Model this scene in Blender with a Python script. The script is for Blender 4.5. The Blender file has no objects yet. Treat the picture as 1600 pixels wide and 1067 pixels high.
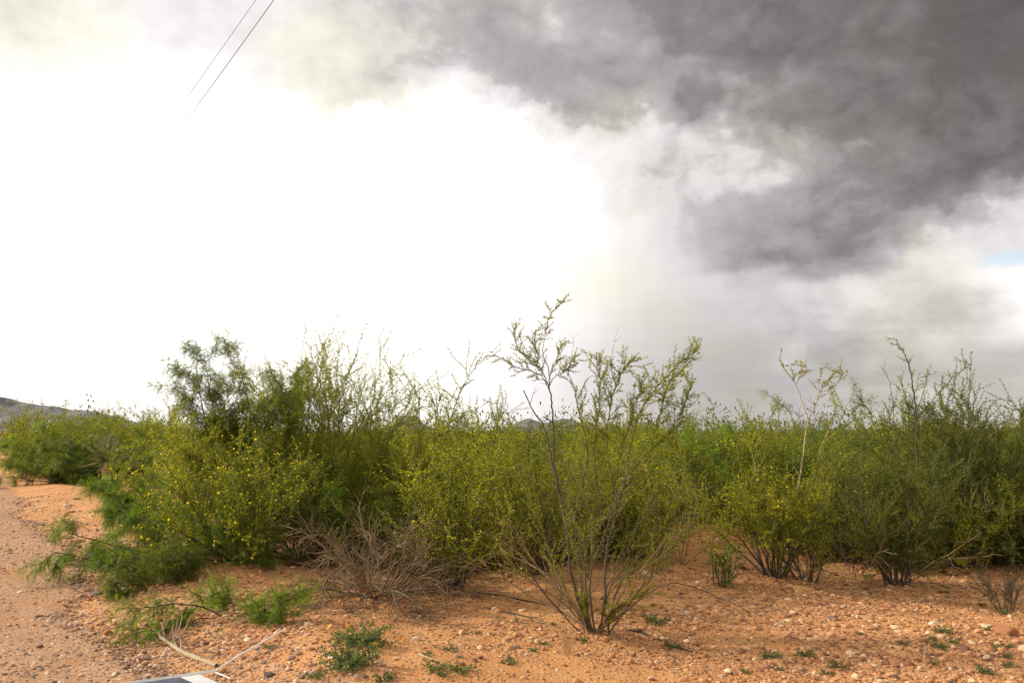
import bpy, math, random
import numpy as np
from math import radians as R
from mathutils import Vector

sc = bpy.context.scene
C = bpy.context.collection

# ------------------------------------------------------------------ camera
CAM_Z = 1.62
FPX = 1200.0            # focal length in photograph pixels (1600 wide)
PITCH = math.atan2(678 - 533.5, FPX)
cam_d = bpy.data.cameras.new('camera')
cam = bpy.data.objects.new('camera', cam_d)
C.objects.link(cam)
cam.location = (0, 0, CAM_Z)
cam.rotation_euler = (math.pi / 2 + PITCH, 0, 0)
cam_d.sensor_width = 36.0
cam_d.lens = 36.0 * FPX / 1600.0
cam_d.clip_start = 0.05
cam_d.clip_end = 40000
sc.camera = cam

SUN_AZ, SUN_EL = -74.0, 29.0      # degrees; azimuth measured from +Y towards +X
sun_d = bpy.data.lights.new('sun', 'SUN')
sun_d.energy = 4.6
sun_d.angle = R(4)
sun_d.color = (1.0, 0.90, 0.74)
sun = bpy.data.objects.new('sun', sun_d)
C.objects.link(sun)
_s = Vector((math.sin(R(SUN_AZ)) * math.cos(R(SUN_EL)), math.cos(R(SUN_AZ)) * math.cos(R(SUN_EL)), math.sin(R(SUN_EL))))
sun.rotation_euler = _s.to_track_quat('Z', 'Y').to_euler()

sc.view_settings.view_transform = 'Standard'
sc.view_settings.look = 'None'
sc.view_settings.exposure = 0.15
sc.view_settings.gamma = 1.0
sc.cycles.max_bounces = 6
sc.cycles.transparent_max_bounces = 8

# ------------------------------------------------------------------ node helper
class NT:
    def __init__(s, tree):
        s.t = tree; s.n = tree.nodes; s.l = tree.links
    def new(s, kind, **kw):
        n = s.n.new(kind)
        for k, v in kw.items(): setattr(n, k, v)
        return n
    def put(s, sock, v):
        if hasattr(v, 'is_linked') or hasattr(v, 'links'): s.l.new(v, sock)
        else:
            if isinstance(v, tuple) and len(v) == 3 and sock.type == 'RGBA': v = (*v, 1)
            sock.default_value = v
    def m(s, op, a, b=0.0, c=0.0, clamp=False):
        n = s.new('ShaderNodeMath', operation=op, use_clamp=clamp)
        for i, v in enumerate((a, b, c)): s.put(n.inputs[i], v)
        return n.outputs[0]
    def vm(s, op, a, b=(0, 0, 0)):
        n = s.new('ShaderNodeVectorMath', operation=op)
        s.put(n.inputs[0], a); s.put(n.inputs[1], b)
        return n.outputs[0]
    def noise(s, vec, scale, detail=6, rough=0.55, dist=0.0, color=False):
        n = s.new('ShaderNodeTexNoise')
        if vec is not None: s.put(n.inputs['Vector'], vec)
        n.inputs['Scale'].default_value = scale; n.inputs['Detail'].default_value = detail
        n.inputs['Roughness'].default_value = rough; n.inputs['Distortion'].default_value = dist
        return n.outputs['Color' if color else 'Fac']
    def ramp(s, fac, stops, interp='LINEAR'):
        n = s.new('ShaderNodeValToRGB'); r = n.color_ramp; r.interpolation = interp
        while len(r.elements) < len(stops): r.elements.new(0.5)
        for e, (p, c) in zip(r.elements, stops):
            e.position = p; e.color = (*c, 1) if len(c) == 3 else c
        s.put(n.inputs[0], fac)
        return n.outputs[0]
    def mix(s, f, a, b, mode='MIX'):
        n = s.new('ShaderNodeMix', data_type='RGBA', blend_type=mode)
        s.put(n.inputs[0], f); s.put(n.inputs[6], a); s.put(n.inputs[7], b)
        return n.outputs[2]
    def sstep(s, x, lo, hi):
        n = s.new('ShaderNodeMapRange', interpolation_type='SMOOTHSTEP')
        s.put(n.inputs[0], x); n.inputs[1].default_value = lo; n.inputs[2].default_value = hi
        n.inputs[3].default_value = 0; n.inputs[4].default_value = 1
        return n.outputs[0]

# ------------------------------------------------------------------ sky (world)
# Luminance of the cloud cover, read at a grid of directions (sRGB 0..255; over 255 = over-exposed).
GX = [-250, 0, 100, 200, 300, 400, 450, 500, 560, 620, 680, 730, 780, 820, 860, 900, 940, 980, 1010, 1040, 1070, 1100, 1140, 1180, 1220, 1260, 1300, 1340, 1380, 1420, 1460, 1500, 1550, 1600, 1850]
GROWS = {
 -180: [222, 218, 222, 224, 220, 216, 228, 212, 200, 195, 190, 184, 175, 180, 176, 168, 156, 150, 145, 140, 134, 128, 124, 118, 112, 108, 106, 102, 98, 92, 90, 86, 84, 78, 76],
 0: [225, 220, 228, 232, 228, 226, 246, 222, 208, 203, 198, 190, 180, 200, 195, 180, 165, 160, 155, 148, 140, 135, 130, 125, 118, 114, 112, 108, 102, 96, 92, 88, 85, 78, 75],
 30: [232, 226, 246, 242, 232, 232, 248, 228, 212, 208, 202, 192, 180, 206, 202, 180, 158, 156, 152, 142, 145, 138, 132, 126, 120, 116, 114, 110, 106, 102, 98, 94, 90, 82, 80],
 60: [246, 240, 252, 252, 240, 240, 240, 226, 216, 212, 206, 198, 184, 190, 208, 208, 200, 190, 184, 168, 144, 136, 130, 126, 120, 116, 114, 110, 107, 106, 104, 100, 94, 88, 86],
 85: [255, 252, 258, 262, 248, 244, 240, 228, 218, 214, 208, 202, 188, 180, 174, 174, 176, 180, 190, 190, 178, 156, 136, 126, 122, 118, 116, 112, 110, 107, 105, 104, 98, 90, 88],
 110: [262, 256, 270, 280, 262, 252, 244, 234, 222, 216, 212, 206, 190, 182, 176, 170, 164, 160, 162, 160, 174, 170, 164, 150, 128, 120, 118, 115, 113, 110, 108, 106, 102, 98, 94],
 135: [290, 270, 310, 330, 290, 270, 254, 240, 226, 222, 236, 240, 200, 184, 180, 176, 174, 168, 168, 166, 156, 148, 152, 168, 164, 128, 121, 118, 115, 112, 111, 108, 106, 104, 102],
 160: [330, 300, 360, 390, 340, 310, 280, 256, 240, 262, 310, 300, 236, 194, 180, 176, 174, 166, 200, 190, 146, 144, 144, 150, 152, 134, 125, 120, 117, 115, 112, 110, 108, 107, 106],
 185: [360, 340, 390, 420, 400, 370, 340, 300, 290, 330, 350, 340, 300, 250, 210, 190, 184, 180, 232, 186, 156, 158, 164, 158, 148, 138, 130, 125, 120, 118, 116, 113, 110, 110, 110],
 205: [370, 370, 410, 440, 430, 410, 390, 370, 360, 360, 360, 350, 320, 290, 264, 248, 242, 242, 242, 226, 205, 190, 212, 185, 138, 130, 128, 126, 124, 122, 120, 112, 112, 118, 118],
 230: [380, 385, 420, 450, 445, 430, 420, 405, 395, 385, 375, 360, 335, 310, 285, 265, 252, 245, 234, 226, 221, 216, 213, 206, 180, 144, 136, 164, 128, 124, 120, 114, 114, 122, 125],
 260: [380, 400, 440, 460, 460, 450, 440, 430, 420, 400, 385, 365, 340, 318, 295, 275, 260, 245, 222, 212, 210, 210, 205, 206, 207, 197, 170, 150, 130, 126, 120, 116, 118, 118, 122],
 290: [380, 400, 440, 460, 460, 455, 450, 440, 430, 410, 390, 370, 345, 320, 300, 280, 262, 245, 222, 210, 208, 218, 224, 212, 200, 178, 158, 143, 134, 128, 126, 122, 118, 186, 200],
 320: [380, 400, 440, 460, 460, 455, 450, 440, 430, 410, 390, 370, 345, 322, 300, 282, 264, 245, 225, 212, 205, 200, 198, 200, 188, 163, 152, 172, 148, 138, 136, 132, 212, 226, 230],
 350: [370, 390, 420, 445, 445, 445, 440, 430, 420, 405, 385, 368, 345, 322, 302, 284, 266, 246, 233, 222, 210, 196, 186, 185, 178, 163, 152, 148, 150, 158, 194, 224, 228, 230, 230],
 380: [365, 380, 410, 430, 430, 430, 425, 415, 410, 395, 380, 365, 342, 320, 300, 282, 264, 246, 237, 228, 216, 198, 182, 176, 168, 158, 149, 143, 144, 188, 224, 228, 230, 236, 240],
 410: [355, 365, 395, 415, 415, 410, 405, 400, 395, 385, 370, 355, 335, 315, 296, 280, 262, 246, 237, 230, 225, 202, 166, 154, 148, 144, 142, 150, 196, 228, 242, 252, 254, 240, 250],
 435: [350, 360, 380, 400, 400, 395, 390, 385, 380, 372, 360, 348, 328, 310, 292, 275, 258, 244, 237, 230, 226, 222, 216, 214, 213, 213, 217, 224, 222, 212, 236, 252, 272, 300, 320],
 460: [345, 350, 372, 388, 390, 385, 380, 375, 370, 360, 350, 340, 320, 304, 288, 270, 255, 242, 234, 228, 222, 218, 216, 216, 218, 223, 236, 243, 230, 212, 218, 224, 244, 290, 330],
 490: [335, 345, 362, 372, 372, 370, 365, 360, 350, 340, 330, 320, 306, 292, 278, 264, 250, 236, 228, 222, 218, 214, 212, 212, 214, 221, 232, 238, 226, 213, 214, 218, 228, 262, 320],
 520: [330, 338, 350, 358, 358, 355, 350, 345, 335, 325, 316, 306, 294, 282, 270, 256, 243, 230, 222, 216, 212, 208, 206, 206, 208, 208, 210, 210, 212, 212, 228, 240, 248, 262, 300],
 545: [322, 330, 340, 346, 346, 344, 340, 335, 326, 316, 306, 297, 286, 275, 263, 250, 237, 222, 215, 210, 206, 202, 200, 200, 202, 199, 195, 196, 204, 206, 214, 224, 216, 212, 225],
 575: [316, 320, 328, 335, 335, 332, 328, 323, 315, 306, 297, 288, 278, 268, 257, 245, 230, 216, 210, 205, 201, 197, 194, 195, 197, 193, 190, 196, 199, 193, 195, 197, 200, 204, 215],
 610: [310, 315, 320, 322, 322, 320, 316, 312, 305, 298, 290, 282, 272, 262, 252, 240, 226, 212, 206, 201, 197, 193, 191, 192, 194, 198, 202, 198, 195, 200, 205, 202, 199, 204, 215],
 690: [300, 305, 310, 312, 312, 310, 306, 302, 296, 290, 282, 275, 266, 258, 248, 236, 224, 212, 205, 200, 196, 194, 193, 195, 198, 201, 204, 204, 205, 206, 206, 206, 206, 206, 215],
}
_gy = sorted(GROWS); _G = np.array([GROWS[k] for k in _gy], float)
def _lin(v):
    v = v / 255.0 if v <= 255 else 1 + (v / 255.0 - 1) * 0.5
    return ((v + 0.055) / 1.055) ** 2.4 if v <= 1 else v ** 2.6
def sky_lum(az, el):
    a, e = R(az), R(el)
    d = np.array([math.sin(a) * math.cos(e), math.cos(a) * math.cos(e), math.sin(e)])
    f = np.array([0, math.cos(PITCH), math.sin(PITCH)]); u = np.array([0, -math.sin(PITCH), math.cos(PITCH)])
    w = max(d @ f, 0.25)
    px, py = 800 + FPX * d[0] / w, 533.5 - FPX * (d @ u) / w
    px = min(max(px, GX[0]), GX[-1]); py = min(max(py, _gy[0]), _gy[-1])
    col = np.array([np.interp(px, GX, row) for row in _G])
    return _lin(np.interp(py, _gy, col)) / 1.11 * (1.0 + .13 * max(0.0, min(1.0, (760 - px) / 200)) * max(0.0, min(1.0, (150 - py) / 60)))
world = bpy.data.worlds.new('World'); sc.world = world; world.use_nodes = True
w = NT(world.node_tree); w.n.clear()
SKY_STRENGTH = 0.1
wout = w.new('ShaderNodeOutputWorld'); bg = w.new('ShaderNodeBackground'); bg.inputs[1].default_value = SKY_STRENGTH
w.l.new(bg.outputs[0], wout.inputs[0])
nish = w.new('ShaderNodeTexSky', sky_type='NISHITA'); nish.sun_disc = False
nish.sun_elevation = R(SUN_EL); nish.sun_rotation = R(SUN_AZ)
tc = w.new('ShaderNodeTexCoord').outputs['Generated']
sep = w.new('ShaderNodeSeparateXYZ'); w.l.new(tc, sep.inputs[0])
RAD = 57.29578
az0 = w.m('MULTIPLY', w.m('ARCTAN2', sep.outputs[0], sep.outputs[1]), RAD)
el0 = w.m('MULTIPLY', w.m('ARCSINE', sep.outputs[2]), RAD)
nz1 = w.noise(tc, 5.0, 9, 0.58, 0.4, color=True)
nz1s = w.new('ShaderNodeSeparateXYZ'); w.l.new(nz1, nz1s.inputs[0])
nz2 = w.noise(tc, 17.0, 6, 0.55, 0.0, color=True); nz2s = w.new('ShaderNodeSeparateXYZ'); w.l.new(nz2, nz2s.inputs[0])
rain = w.m('MULTIPLY', w.m('MULTIPLY', w.sstep(az0, 1, 6), w.m('SUBTRACT', 1.0, w.sstep(az0, 13, 18))), w.m('SUBTRACT', 1.0, w.sstep(el0, 13, 19)))
calm = w.m('SUBTRACT', 1.0, w.m('MULTIPLY', rain, 0.8))
# warp is gentle near the horizon (rain curtain) and stronger in the cloud deck
wamp = w.m('ADD', w.m('MULTIPLY', w.sstep(el0, 8, 17), 3.6), 1.8)
az = w.m('ADD', az0, w.m('MULTIPLY', w.m('SUBTRACT', nz1s.outputs[0], 0.5), wamp))
el = w.m('ADD', el0, w.m('MULTIPLY', w.m('SUBTRACT', nz1s.outputs[1], 0.5), w.m('MULTIPLY', wamp, 0.75)))
fine = w.m('ADD', w.m('MULTIPLY', w.sstep(el0, 8, 15), w.m('MULTIPLY', calm, 4.2)), 0.4)
az = w.m('ADD', az, w.m('MULTIPLY', w.m('SUBTRACT', nz2s.outputs[0], 0.5), fine)); el = w.m('ADD', el, w.m('MULTIPLY', w.m('SUBTRACT', nz2s.outputs[1], 0.5), fine))
NST = 32
HALVES = [(-46.5, 0.0), (0.0, 46.5)]
facs = [w.m('DIVIDE', w.m('SUBTRACT', az, a0), a1 - a0, clamp=True) for a0, a1 in HALVES]
right = w.m('GREATER_THAN', az, 0.0)
lum_code = None
EROWS = [1.25 * k for k in range(24)] + [32, 40]
elc = w.m('MINIMUM', w.m('MAXIMUM', el, 0.0), 39.99)
for i, e in enumerate(EROWS):
    pair = []
    for (a0, a1), fc in zip(HALVES, facs):
        stops = []
        for k in range(NST):
            v = (min(sky_lum(a0 + (a1 - a0) * k / (NST - 1), e), 4.0) / 4.0) ** (1 / 2.2)
            stops.append((k / (NST - 1), (v, v, v)))
        pair.append(w.ramp(fc, stops, 'EASE'))
    rp = w.mix(right, pair[0], pair[1])
    lo = EROWS[i - 1] if i else -5
    hi = EROWS[i + 1] if i + 1 < len(EROWS) else 60
    term = w.m('MULTIPLY', rp, w.m('SUBTRACT', w.sstep(elc, lo, e), w.sstep(elc, e, hi)))
    lum_code = term if lum_code is None else w.m('ADD', lum_code, term)
# fine billows push the cloud edges in and out, then the curve makes those edges crisp
fb = w.m('SUBTRACT', w.noise(w.vm('MULTIPLY', tc, (1.0, 1.0, 1.6)), 8.0, 10, 0.62, 0.4), 0.5)
bil1 = w.m('ABSOLUTE', w.m('SUBTRACT', w.noise(w.vm('MULTIPLY', tc, (1.0, 1.0, 1.4)), 13.0, 7, 0.55, 0.2), 0.5))
fb = w.m('ADD', w.m('MULTIPLY', fb, 0.7), w.m('SUBTRACT', w.m('MULTIPLY', bil1, 1.6), 0.16))
fb = w.m('ADD', fb, w.m('MULTIPLY', w.m('SUBTRACT', w.noise(w.vm('MULTIPLY', tc, (1.0, 1.0, 1.3)), 24.0, 8, 0.6, 0.3), 0.5), 0.65))
emask = w.m('MULTIPLY', calm, 1.0)
emask = w.m('MULTIPLY', emask, w.m('MAXIMUM', w.sstep(el0, 8, 14), w.m('MULTIPLY', w.m('MULTIPLY', w.sstep(el0, 2, 7), w.sstep(az0, 15, 22)), 0.8)))
lum_code = w.m('ADD', lum_code, w.m('MULTIPLY', fb, w.m('ADD', w.m('MULTIPLY', w.m('MULTIPLY', emask, w.m('SUBTRACT', 1.0, w.sstep(lum_code, 0.42, 0.62))), 0.135), 0.015)))
crv = w.ramp(lum_code, [(p, (q, q, q)) for p, q in ((0.0, 0.16), (0.19, 0.222), (0.25, 0.269), (0.285, 0.292), (0.31, 0.325), (0.36, 0.362), (0.395, 0.392), (0.43, 0.45), (0.50, 0.50), (1.0, 1.0))])
lcm = w.new('ShaderNodeMix', data_type='FLOAT'); w.put(lcm.inputs[0], w.sstep(el0, 8, 14)); w.put(lcm.inputs[2], lum_code); w.put(lcm.inputs[3], crv)
lum = w.m('MULTIPLY', w.m('POWER', w.m('MAXIMUM', lcm.outputs[0], 0.1), 2.2), 4.0)
# behind the camera and overhead: plain broken grey cloud
behind = w.sstep(w.m('ABSOLUTE', az0), 50, 80)
over = w.sstep(el0, 36, 55)
bo = w.m('MAXIMUM', behind, over)
far_l = w.m('ADD', w.m('MULTIPLY', w.noise(tc, 3.0, 6), 0.85), 0.34)
lumn = w.new('ShaderNodeMix', data_type='FLOAT')
w.put(lumn.inputs[0], bo); w.put(lumn.inputs[2], lum); w.put(lumn.inputs[3], far_l)
lum = lumn.outputs[0]
# billow texture, strongest where the deck is dark
dark = w.m('SUBTRACT', 1.0, w.sstep(lum, 0.15, 0.75))
flat = w.vm('MULTIPLY', tc, (1.0, 1.0, 2.2))
b1 = w.m('SUBTRACT', w.noise(flat, 7.0, 10, 0.62, 0.6), 0.5)
b2 = w.m('SUBTRACT', w.noise(flat, 2.6, 8, 0.55, 1.2), 0.5)
bil = w.m('ADD', w.m('MULTIPLY', b1, 0.9), w.m('MULTIPLY', b2, 0.9))
bamp = w.m('ADD', w.m('MULTIPLY', dark, 0.36), 0.08)
lum = w.m('MULTIPLY', lum, w.m('ADD', 1.0, w.m('MULTIPLY', bil, bamp)))
# thin horizontal streaks low in the sky
st = w.m('SUBTRACT', w.noise(w.vm('MULTIPLY', tc, (3.0, 3.0, 15.0)), 1.7, 7, 0.55, 1.0), 0.5)
stm = w.m('MULTIPLY', w.m('SUBTRACT', 1.0, w.sstep(el0, 6, 14)), w.sstep(az0, 12, 22))
lum = w.m('MULTIPLY', lum, w.m('ADD', 1.0, w.m('MULTIPLY', st, w.m('MULTIPLY', stm, 0.55))))
hue = w.noise(tc, 4.5, 4, 0.5, 0.8)
tint_l = w.mix(w.sstep(hue, 0.42, 0.6), (1.0, 0.965, 0.86), (1.0, 0.955, 0.955))
tint_d = w.mix(w.sstep(hue, 0.40, 0.6), (1.0, 0.93, 0.86), (1.0, 0.915, 0.975))
tint = w.mix(w.sstep(lum, 0.15, 0.6), tint_d, tint_l)
tint = w.mix(w.sstep(lum, 0.95, 1.5), tint, (1.0, 0.985, 0.94))
cl = w.vm('SCALE', tint); cl.node.inputs['Scale'].default_value = 1.0
w.put(cl.node.inputs['Scale'], w.m('DIVIDE', lum, SKY_STRENGTH))
# one hole of blue sky
hx = w.m('DIVIDE', w.m('ADD', w.m('MULTIPLY', az0, .6), w.m('SUBTRACT', w.m('MULTIPLY', az, .4), 33.9)), 2.2); hy = w.m('DIVIDE', w.m('ADD', w.m('MULTIPLY', el0, .7), w.m('SUBTRACT', w.m('MULTIPLY', el, .3), 10.9)), 0.5)
hole = w.m('SUBTRACT', 1.0, w.sstep(w.m('ADD', w.m('MULTIPLY', hx, hx), w.m('MULTIPLY', hy, hy)), 0.0, 1.6))
hole = w.m('MULTIPLY', hole, 0.6)
blue = w.vm('SCALE', nish.outputs[0]); blue.node.inputs['Scale'].default_value = 1.6
blue2 = w.mix(0.75, blue, (6.0, 8.3, 9.6))
w.l.new(w.mix(hole, cl, blue2), bg.inputs[0])

# ------------------------------------------------------------------ geometry helpers
CAMP = np.array([0, 0, CAM_Z])
FWD = np.array([0, math.cos(PITCH), math.sin(PITCH)]); UPV = np.array([0, -math.sin(PITCH), math.cos(PITCH)])
def ray(px, py):
    return FWD + np.array([1, 0, 0]) * ((px - 800) / FPX) + UPV * ((533.5 - py) / FPX)
def at(px, py, Y):
    d = ray(px, py); return CAMP + d * (Y / d[1])

_vr = np.random.default_rng(5).random((256, 256))
def vnoise(x, y):
    x = np.asarray(x, float); y = np.asarray(y, float)
    xi = np.floor(x).astype(int); yi = np.floor(y).astype(int)
    fx = x - xi; fy = y - yi
    fx = fx * fx * (3 - 2 * fx); fy = fy * fy * (3 - 2 * fy)
    a = _vr[xi & 255, yi & 255]; b = _vr[(xi + 1) & 255, yi & 255]
    c = _vr[xi & 255, (yi + 1) & 255]; d = _vr[(xi + 1) & 255, (yi + 1) & 255]
    return (a * (1 - fx) + b * fx) * (1 - fy) + (c * (1 - fx) + d * fx) * fy - 0.5
def fbm(x, y, o=4):
    s = 0; a = 1.0
    for k in range(o):
        s = s + a * vnoise(x * 2 ** k + 17.3 * k, y * 2 ** k + 5.1 * k); a *= 0.5
    return s
def sm(x, lo, hi):
    t = np.clip((np.asarray(x, float) - lo) / (hi - lo), 0, 1); return t * t * (3 - 2 * t)
RN = np.array([0.819, 0.574]); RT = np.array([-0.574, 0.819])   # road: normal and direction
def road_n(x, y): return np.asarray(x) * RN[0] + np.asarray(y) * RN[1]
def edge_wob(s): return 1.42 + 0.40 * vnoise(np.asarray(s) * 0.35, 3.3) + 0.30 * vnoise(np.asarray(s) * 1.1, 9.1) + 0.16 * vnoise(np.asarray(s) * 3.9, 5.1) + 0.07 * vnoise(np.asarray(s) * 9.0, 2.1)
MOUNDS = [(.70, 6.33, .035, .30), (-.65, 8.1, .07, .5), (.3, 9.0, .07, .55), (3.0, 8.9, .08, .5), (4.15, 8.4, .07, .45), (5.9, 10.2, .10, .8), (1.75, 9.8, .06, .5), (-3.3, 9.7, .08, .9), (4.5, 6.95, .03, .22), (-1.4, 7.75, .05, .5)]
def height(x, y):
    x = np.asarray(x, float); y = np.asarray(y, float)
    n = road_n(x, y); near = np.exp(-((x / 60) ** 2 + (y / 60) ** 2))
    h = 0.10 * fbm(x * 0.23, y * 0.23, 3) + 0.05 * fbm(x * 0.9 + 40, y * 0.9, 3)
    h = h + 0.030 * fbm(x * 3.7 + 9, y * 3.7, 3)
    h = h * sm(n, 0.4, 2.2) * near
    h = h + near * (0.13 * np.exp(-((n - 2.3) / 0.75) ** 2) * (0.75 + 0.7 * vnoise(x * 0.6 + 3, y * 0.6)))
    h = h + 0.26 * np.exp(-(((x - 2.6) / 1.7) ** 2 + ((y - 11.6) / 1.3) ** 2))
    h = h + 0.012 * fbm(x * 2.3 + 70, y * 2.3, 3) * near
    for mx, my, mh, mr in MOUNDS: h = h + mh * np.exp(-((x - mx) ** 2 + (y - my) ** 2) / (mr * mr)) * (1 + .6 * vnoise(x * 5, y * 5))
    return h
def ground_at(px, py):
    d = ray(px, py); lo, hi = 1.0, 400.0
    for t in np.geomspace(1.5, 400, 500):
        p = CAMP + d * t
        if p[2] < height(p[0], p[1]): hi = t; break
        lo = t
    for _ in range(25):
        m_ = (lo + hi) / 2; p = CAMP + d * m_
        if p[2] < height(p[0], p[1]): hi = m_
        else: lo = m_
    p = CAMP + d * hi
    return np.array([p[0], p[1], float(height(p[0], p[1]))])

def link(name, me, mats, parent=None):
    o = bpy.data.objects.new(name, me); C.objects.link(o)
    if not isinstance(mats, (list, tuple)): mats = [mats]
    for m_ in mats:
        if m_ is not None and m_.name not in [x.name for x in me.materials if x]: me.materials.append(m_)
    if parent is not None: o.parent = parent
    return o
def npmesh(name, verts, faces, smooth=False):
    """faces: list of int arrays (each n x k)."""
    me = bpy.data.meshes.new(name)
    verts = np.asarray(verts, np.float32)
    faces = [np.asarray(f, np.int32) for f in (faces if isinstance(faces, list) else [faces]) if len(f)]
    lv = np.concatenate([f.ravel() for f in faces]); lt = np.concatenate([np.full(len(f), f.shape[1], np.int32) for f in faces])
    ls = np.concatenate([[0], np.cumsum(lt)[:-1]]).astype(np.int32)
    me.vertices.add(len(verts)); me.vertices.foreach_set('co', verts.ravel())
    me.loops.add(len(lv)); me.loops.foreach_set('vertex_index', lv)
    me.polygons.add(len(lt)); me.polygons.foreach_set('loop_start', ls); me.polygons.foreach_set('loop_total', lt)
    if smooth: me.polygons.foreach_set('use_smooth', np.ones(len(lt), bool))
    me.update(calc_edges=True)
    return me
def tag(o, label=None, cat=None, group=None, kind=None):
    if label: o['label'] = label
    if cat: o['category'] = cat
    if group: o['group'] = group
    if kind: o['kind'] = kind
    return o
def empty(name, loc, rz=0.0):
    o = bpy.data.objects.new(name, None); C.objects.link(o); o.location = loc; o.rotation_euler = (0, 0, rz); o.empty_display_size = 0.1
    return o
def copy_tree(o, parent=None):
    c = o.copy(); C.objects.link(c)
    if parent is not None: c.parent = parent
    for ch in list(KIDS.get(o.name, ())): copy_tree(ch, c)
    return c
KIDS = {}

# ------------------------------------------------------------------ materials
def mat(name):
    m_ = bpy.data.materials.new(name); m_.use_nodes = True
    t = NT(m_.node_tree); t.n.clear()
    out = t.new('ShaderNodeOutputMaterial'); p = t.new('ShaderNodeBsdfPrincipled')
    t.l.new(p.outputs[0], out.inputs[0])
    return m_, t, p, out
def leaf_mat(name, stops, trans=0.35, rough=0.5, tcol=None):
    m_, t, p, out = mat(name)
    geo = t.new('ShaderNodeNewGeometry'); oi = t.new('ShaderNodeObjectInfo'); tcx = t.new('ShaderNodeTexCoord')
    nz = t.noise(tcx.outputs['Object'], 2.6, 3, 0.6)
    f = t.m('ADD', t.m('MULTIPLY', geo.outputs['Random Per Island'], 0.55), t.m('MULTIPLY', t.m('SUBTRACT', nz, 0.28), 0.9))
    f = t.m('ADD', f, t.m('MULTIPLY', t.m('SUBTRACT', oi.outputs['Random'], 0.5), 0.25), clamp=True)
    col = t.ramp(f, stops)
    t.l.new(col, p.inputs['Base Color']); p.inputs['Roughness'].default_value = rough
    p.inputs['Specular IOR Level'].default_value = 0.35
    tr = t.new('ShaderNodeBsdfTranslucent')
    hs = t.new('ShaderNodeMix', data_type='RGBA', blend_type='MULTIPLY'); hs.inputs[0].default_value = 1
    t.l.new(col, hs.inputs[6]); hs.inputs[7].default_value = (*(tcol or (1.9, 1.75, 0.7)), 1)
    t.l.new(hs.outputs[2], tr.inputs[0])
    mx = t.new('ShaderNodeMixShader'); mx.inputs[0].default_value = trans
    t.l.new(p.outputs[0], mx.inputs[1]); t.l.new(tr.outputs[0], mx.inputs[2]); t.l.new(mx.outputs[0], out.inputs[0])
    return m_
def bark_mat(name, stops, scale=22.0, rough=0.85):
    m_, t, p, out = mat(name)
    tcx = t.new('ShaderNodeTexCoord'); geo = t.new('ShaderNodeNewGeometry')
    nz = t.noise(t.vm('MULTIPLY', tcx.outputs['Object'], (1, 1, 0.4)), scale, 6, 0.65)
    f = t.m('ADD', t.m('MULTIPLY', t.m('SUBTRACT', nz, 0.2), 1.0), t.m('MULTIPLY', t.m('SUBTRACT', geo.outputs['Random Per Island'], 0.5), 0.5), clamp=True)
    t.l.new(t.ramp(f, stops), p.inputs['Base Color']); p.inputs['Roughness'].default_value = rough
    bmp = t.new('ShaderNodeBump'); bmp.inputs['Strength'].default_value = 0.5; bmp.inputs['Distance'].default_value = 0.004
    t.l.new(nz, bmp.inputs['Height']); t.l.new(bmp.outputs[0], p.inputs['Normal'])
    return m_
M = {}
M['olive'] = leaf_mat('olive_leaf', [(0.0, (0.058, 0.068, 0.006)), (0.45, (0.138, 0.160, 0.010)), (0.78, (0.255, 0.268, 0.017)), (1.0, (0.40, 0.39, 0.04))], 0.55, tcol=(2.3, 2.15, 0.8))
M['olive_backlit'] = leaf_mat('backlit_olive_leaf', [(0.0, (0.10, 0.115, 0.012)), (0.45, (0.20, 0.215, 0.022)), (1.0, (0.40, 0.40, 0.06))], 0.62, tcol=(1.9, 1.85, 0.8))  # paler than olive: backlit glow against the sky put into the leaf colour
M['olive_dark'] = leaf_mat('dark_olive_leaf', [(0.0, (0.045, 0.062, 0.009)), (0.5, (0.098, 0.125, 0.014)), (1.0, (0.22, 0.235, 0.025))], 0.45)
M['green'] = leaf_mat('green_leaf', [(0.0, (0.05, 0.09, 0.010)), (0.5, (0.11, 0.185, 0.016)), (1.0, (0.25, 0.32, 0.03))], 0.5, tcol=(2.1, 2.0, 0.8))
M['mesq'] = leaf_mat('mesquite_leaf', [(0.0, (0.05, 0.070, 0.012)), (0.5, (0.108, 0.148, 0.020)), (1.0, (0.21, 0.25, 0.034))], 0.5, tcol=(2.1, 2.0, 0.9))
M['grey'] = leaf_mat('grey_green_leaf', [(0.0, (0.07, 0.075, 0.035)), (0.5, (0.115, 0.12, 0.05)), (1.0, (0.20, 0.19, 0.09))], 0.25)
M['weed'] = leaf_mat('weed_leaf', [(0.0, (0.06, 0.09, 0.034)), (0.5, (0.115, 0.155, 0.058)), (1.0, (0.22, 0.25, 0.105))], 0.3)
M['yucca'] = leaf_mat('yucca_leaf', [(0.0, (0.12, 0.14, 0.065)), (0.6, (0.24, 0.255, 0.12)), (1.0, (0.42, 0.41, 0.22))], 0.2, tcol=(1.2, 1.2, 0.8))
M['bloom'] = leaf_mat('yellow_petal', [(0.0, (0.74, 0.52, 0.012)), (0.5, (0.88, 0.68, 0.02)), (1.0, (0.92, 0.78, 0.08))], 0.45, tcol=(1.1, 1.05, 0.7))
M['poppy'] = leaf_mat('orange_petal', [(0.0, (0.75, 0.30, 0.01)), (1.0, (0.9, 0.45, 0.02))], 0.3, tcol=(1.1, 1.0, 0.6))
M['bark'] = bark_mat('grey_bark', [(0.0, (0.04, 0.030, 0.022)), (0.5, (0.105, 0.08, 0.058)), (1.0, (0.26, 0.21, 0.155))])
M['darkbark'] = bark_mat('dark_bark', [(0.0, (0.025, 0.020, 0.015)), (0.6, (0.07, 0.055, 0.04)), (1.0, (0.16, 0.13, 0.09))])
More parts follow.
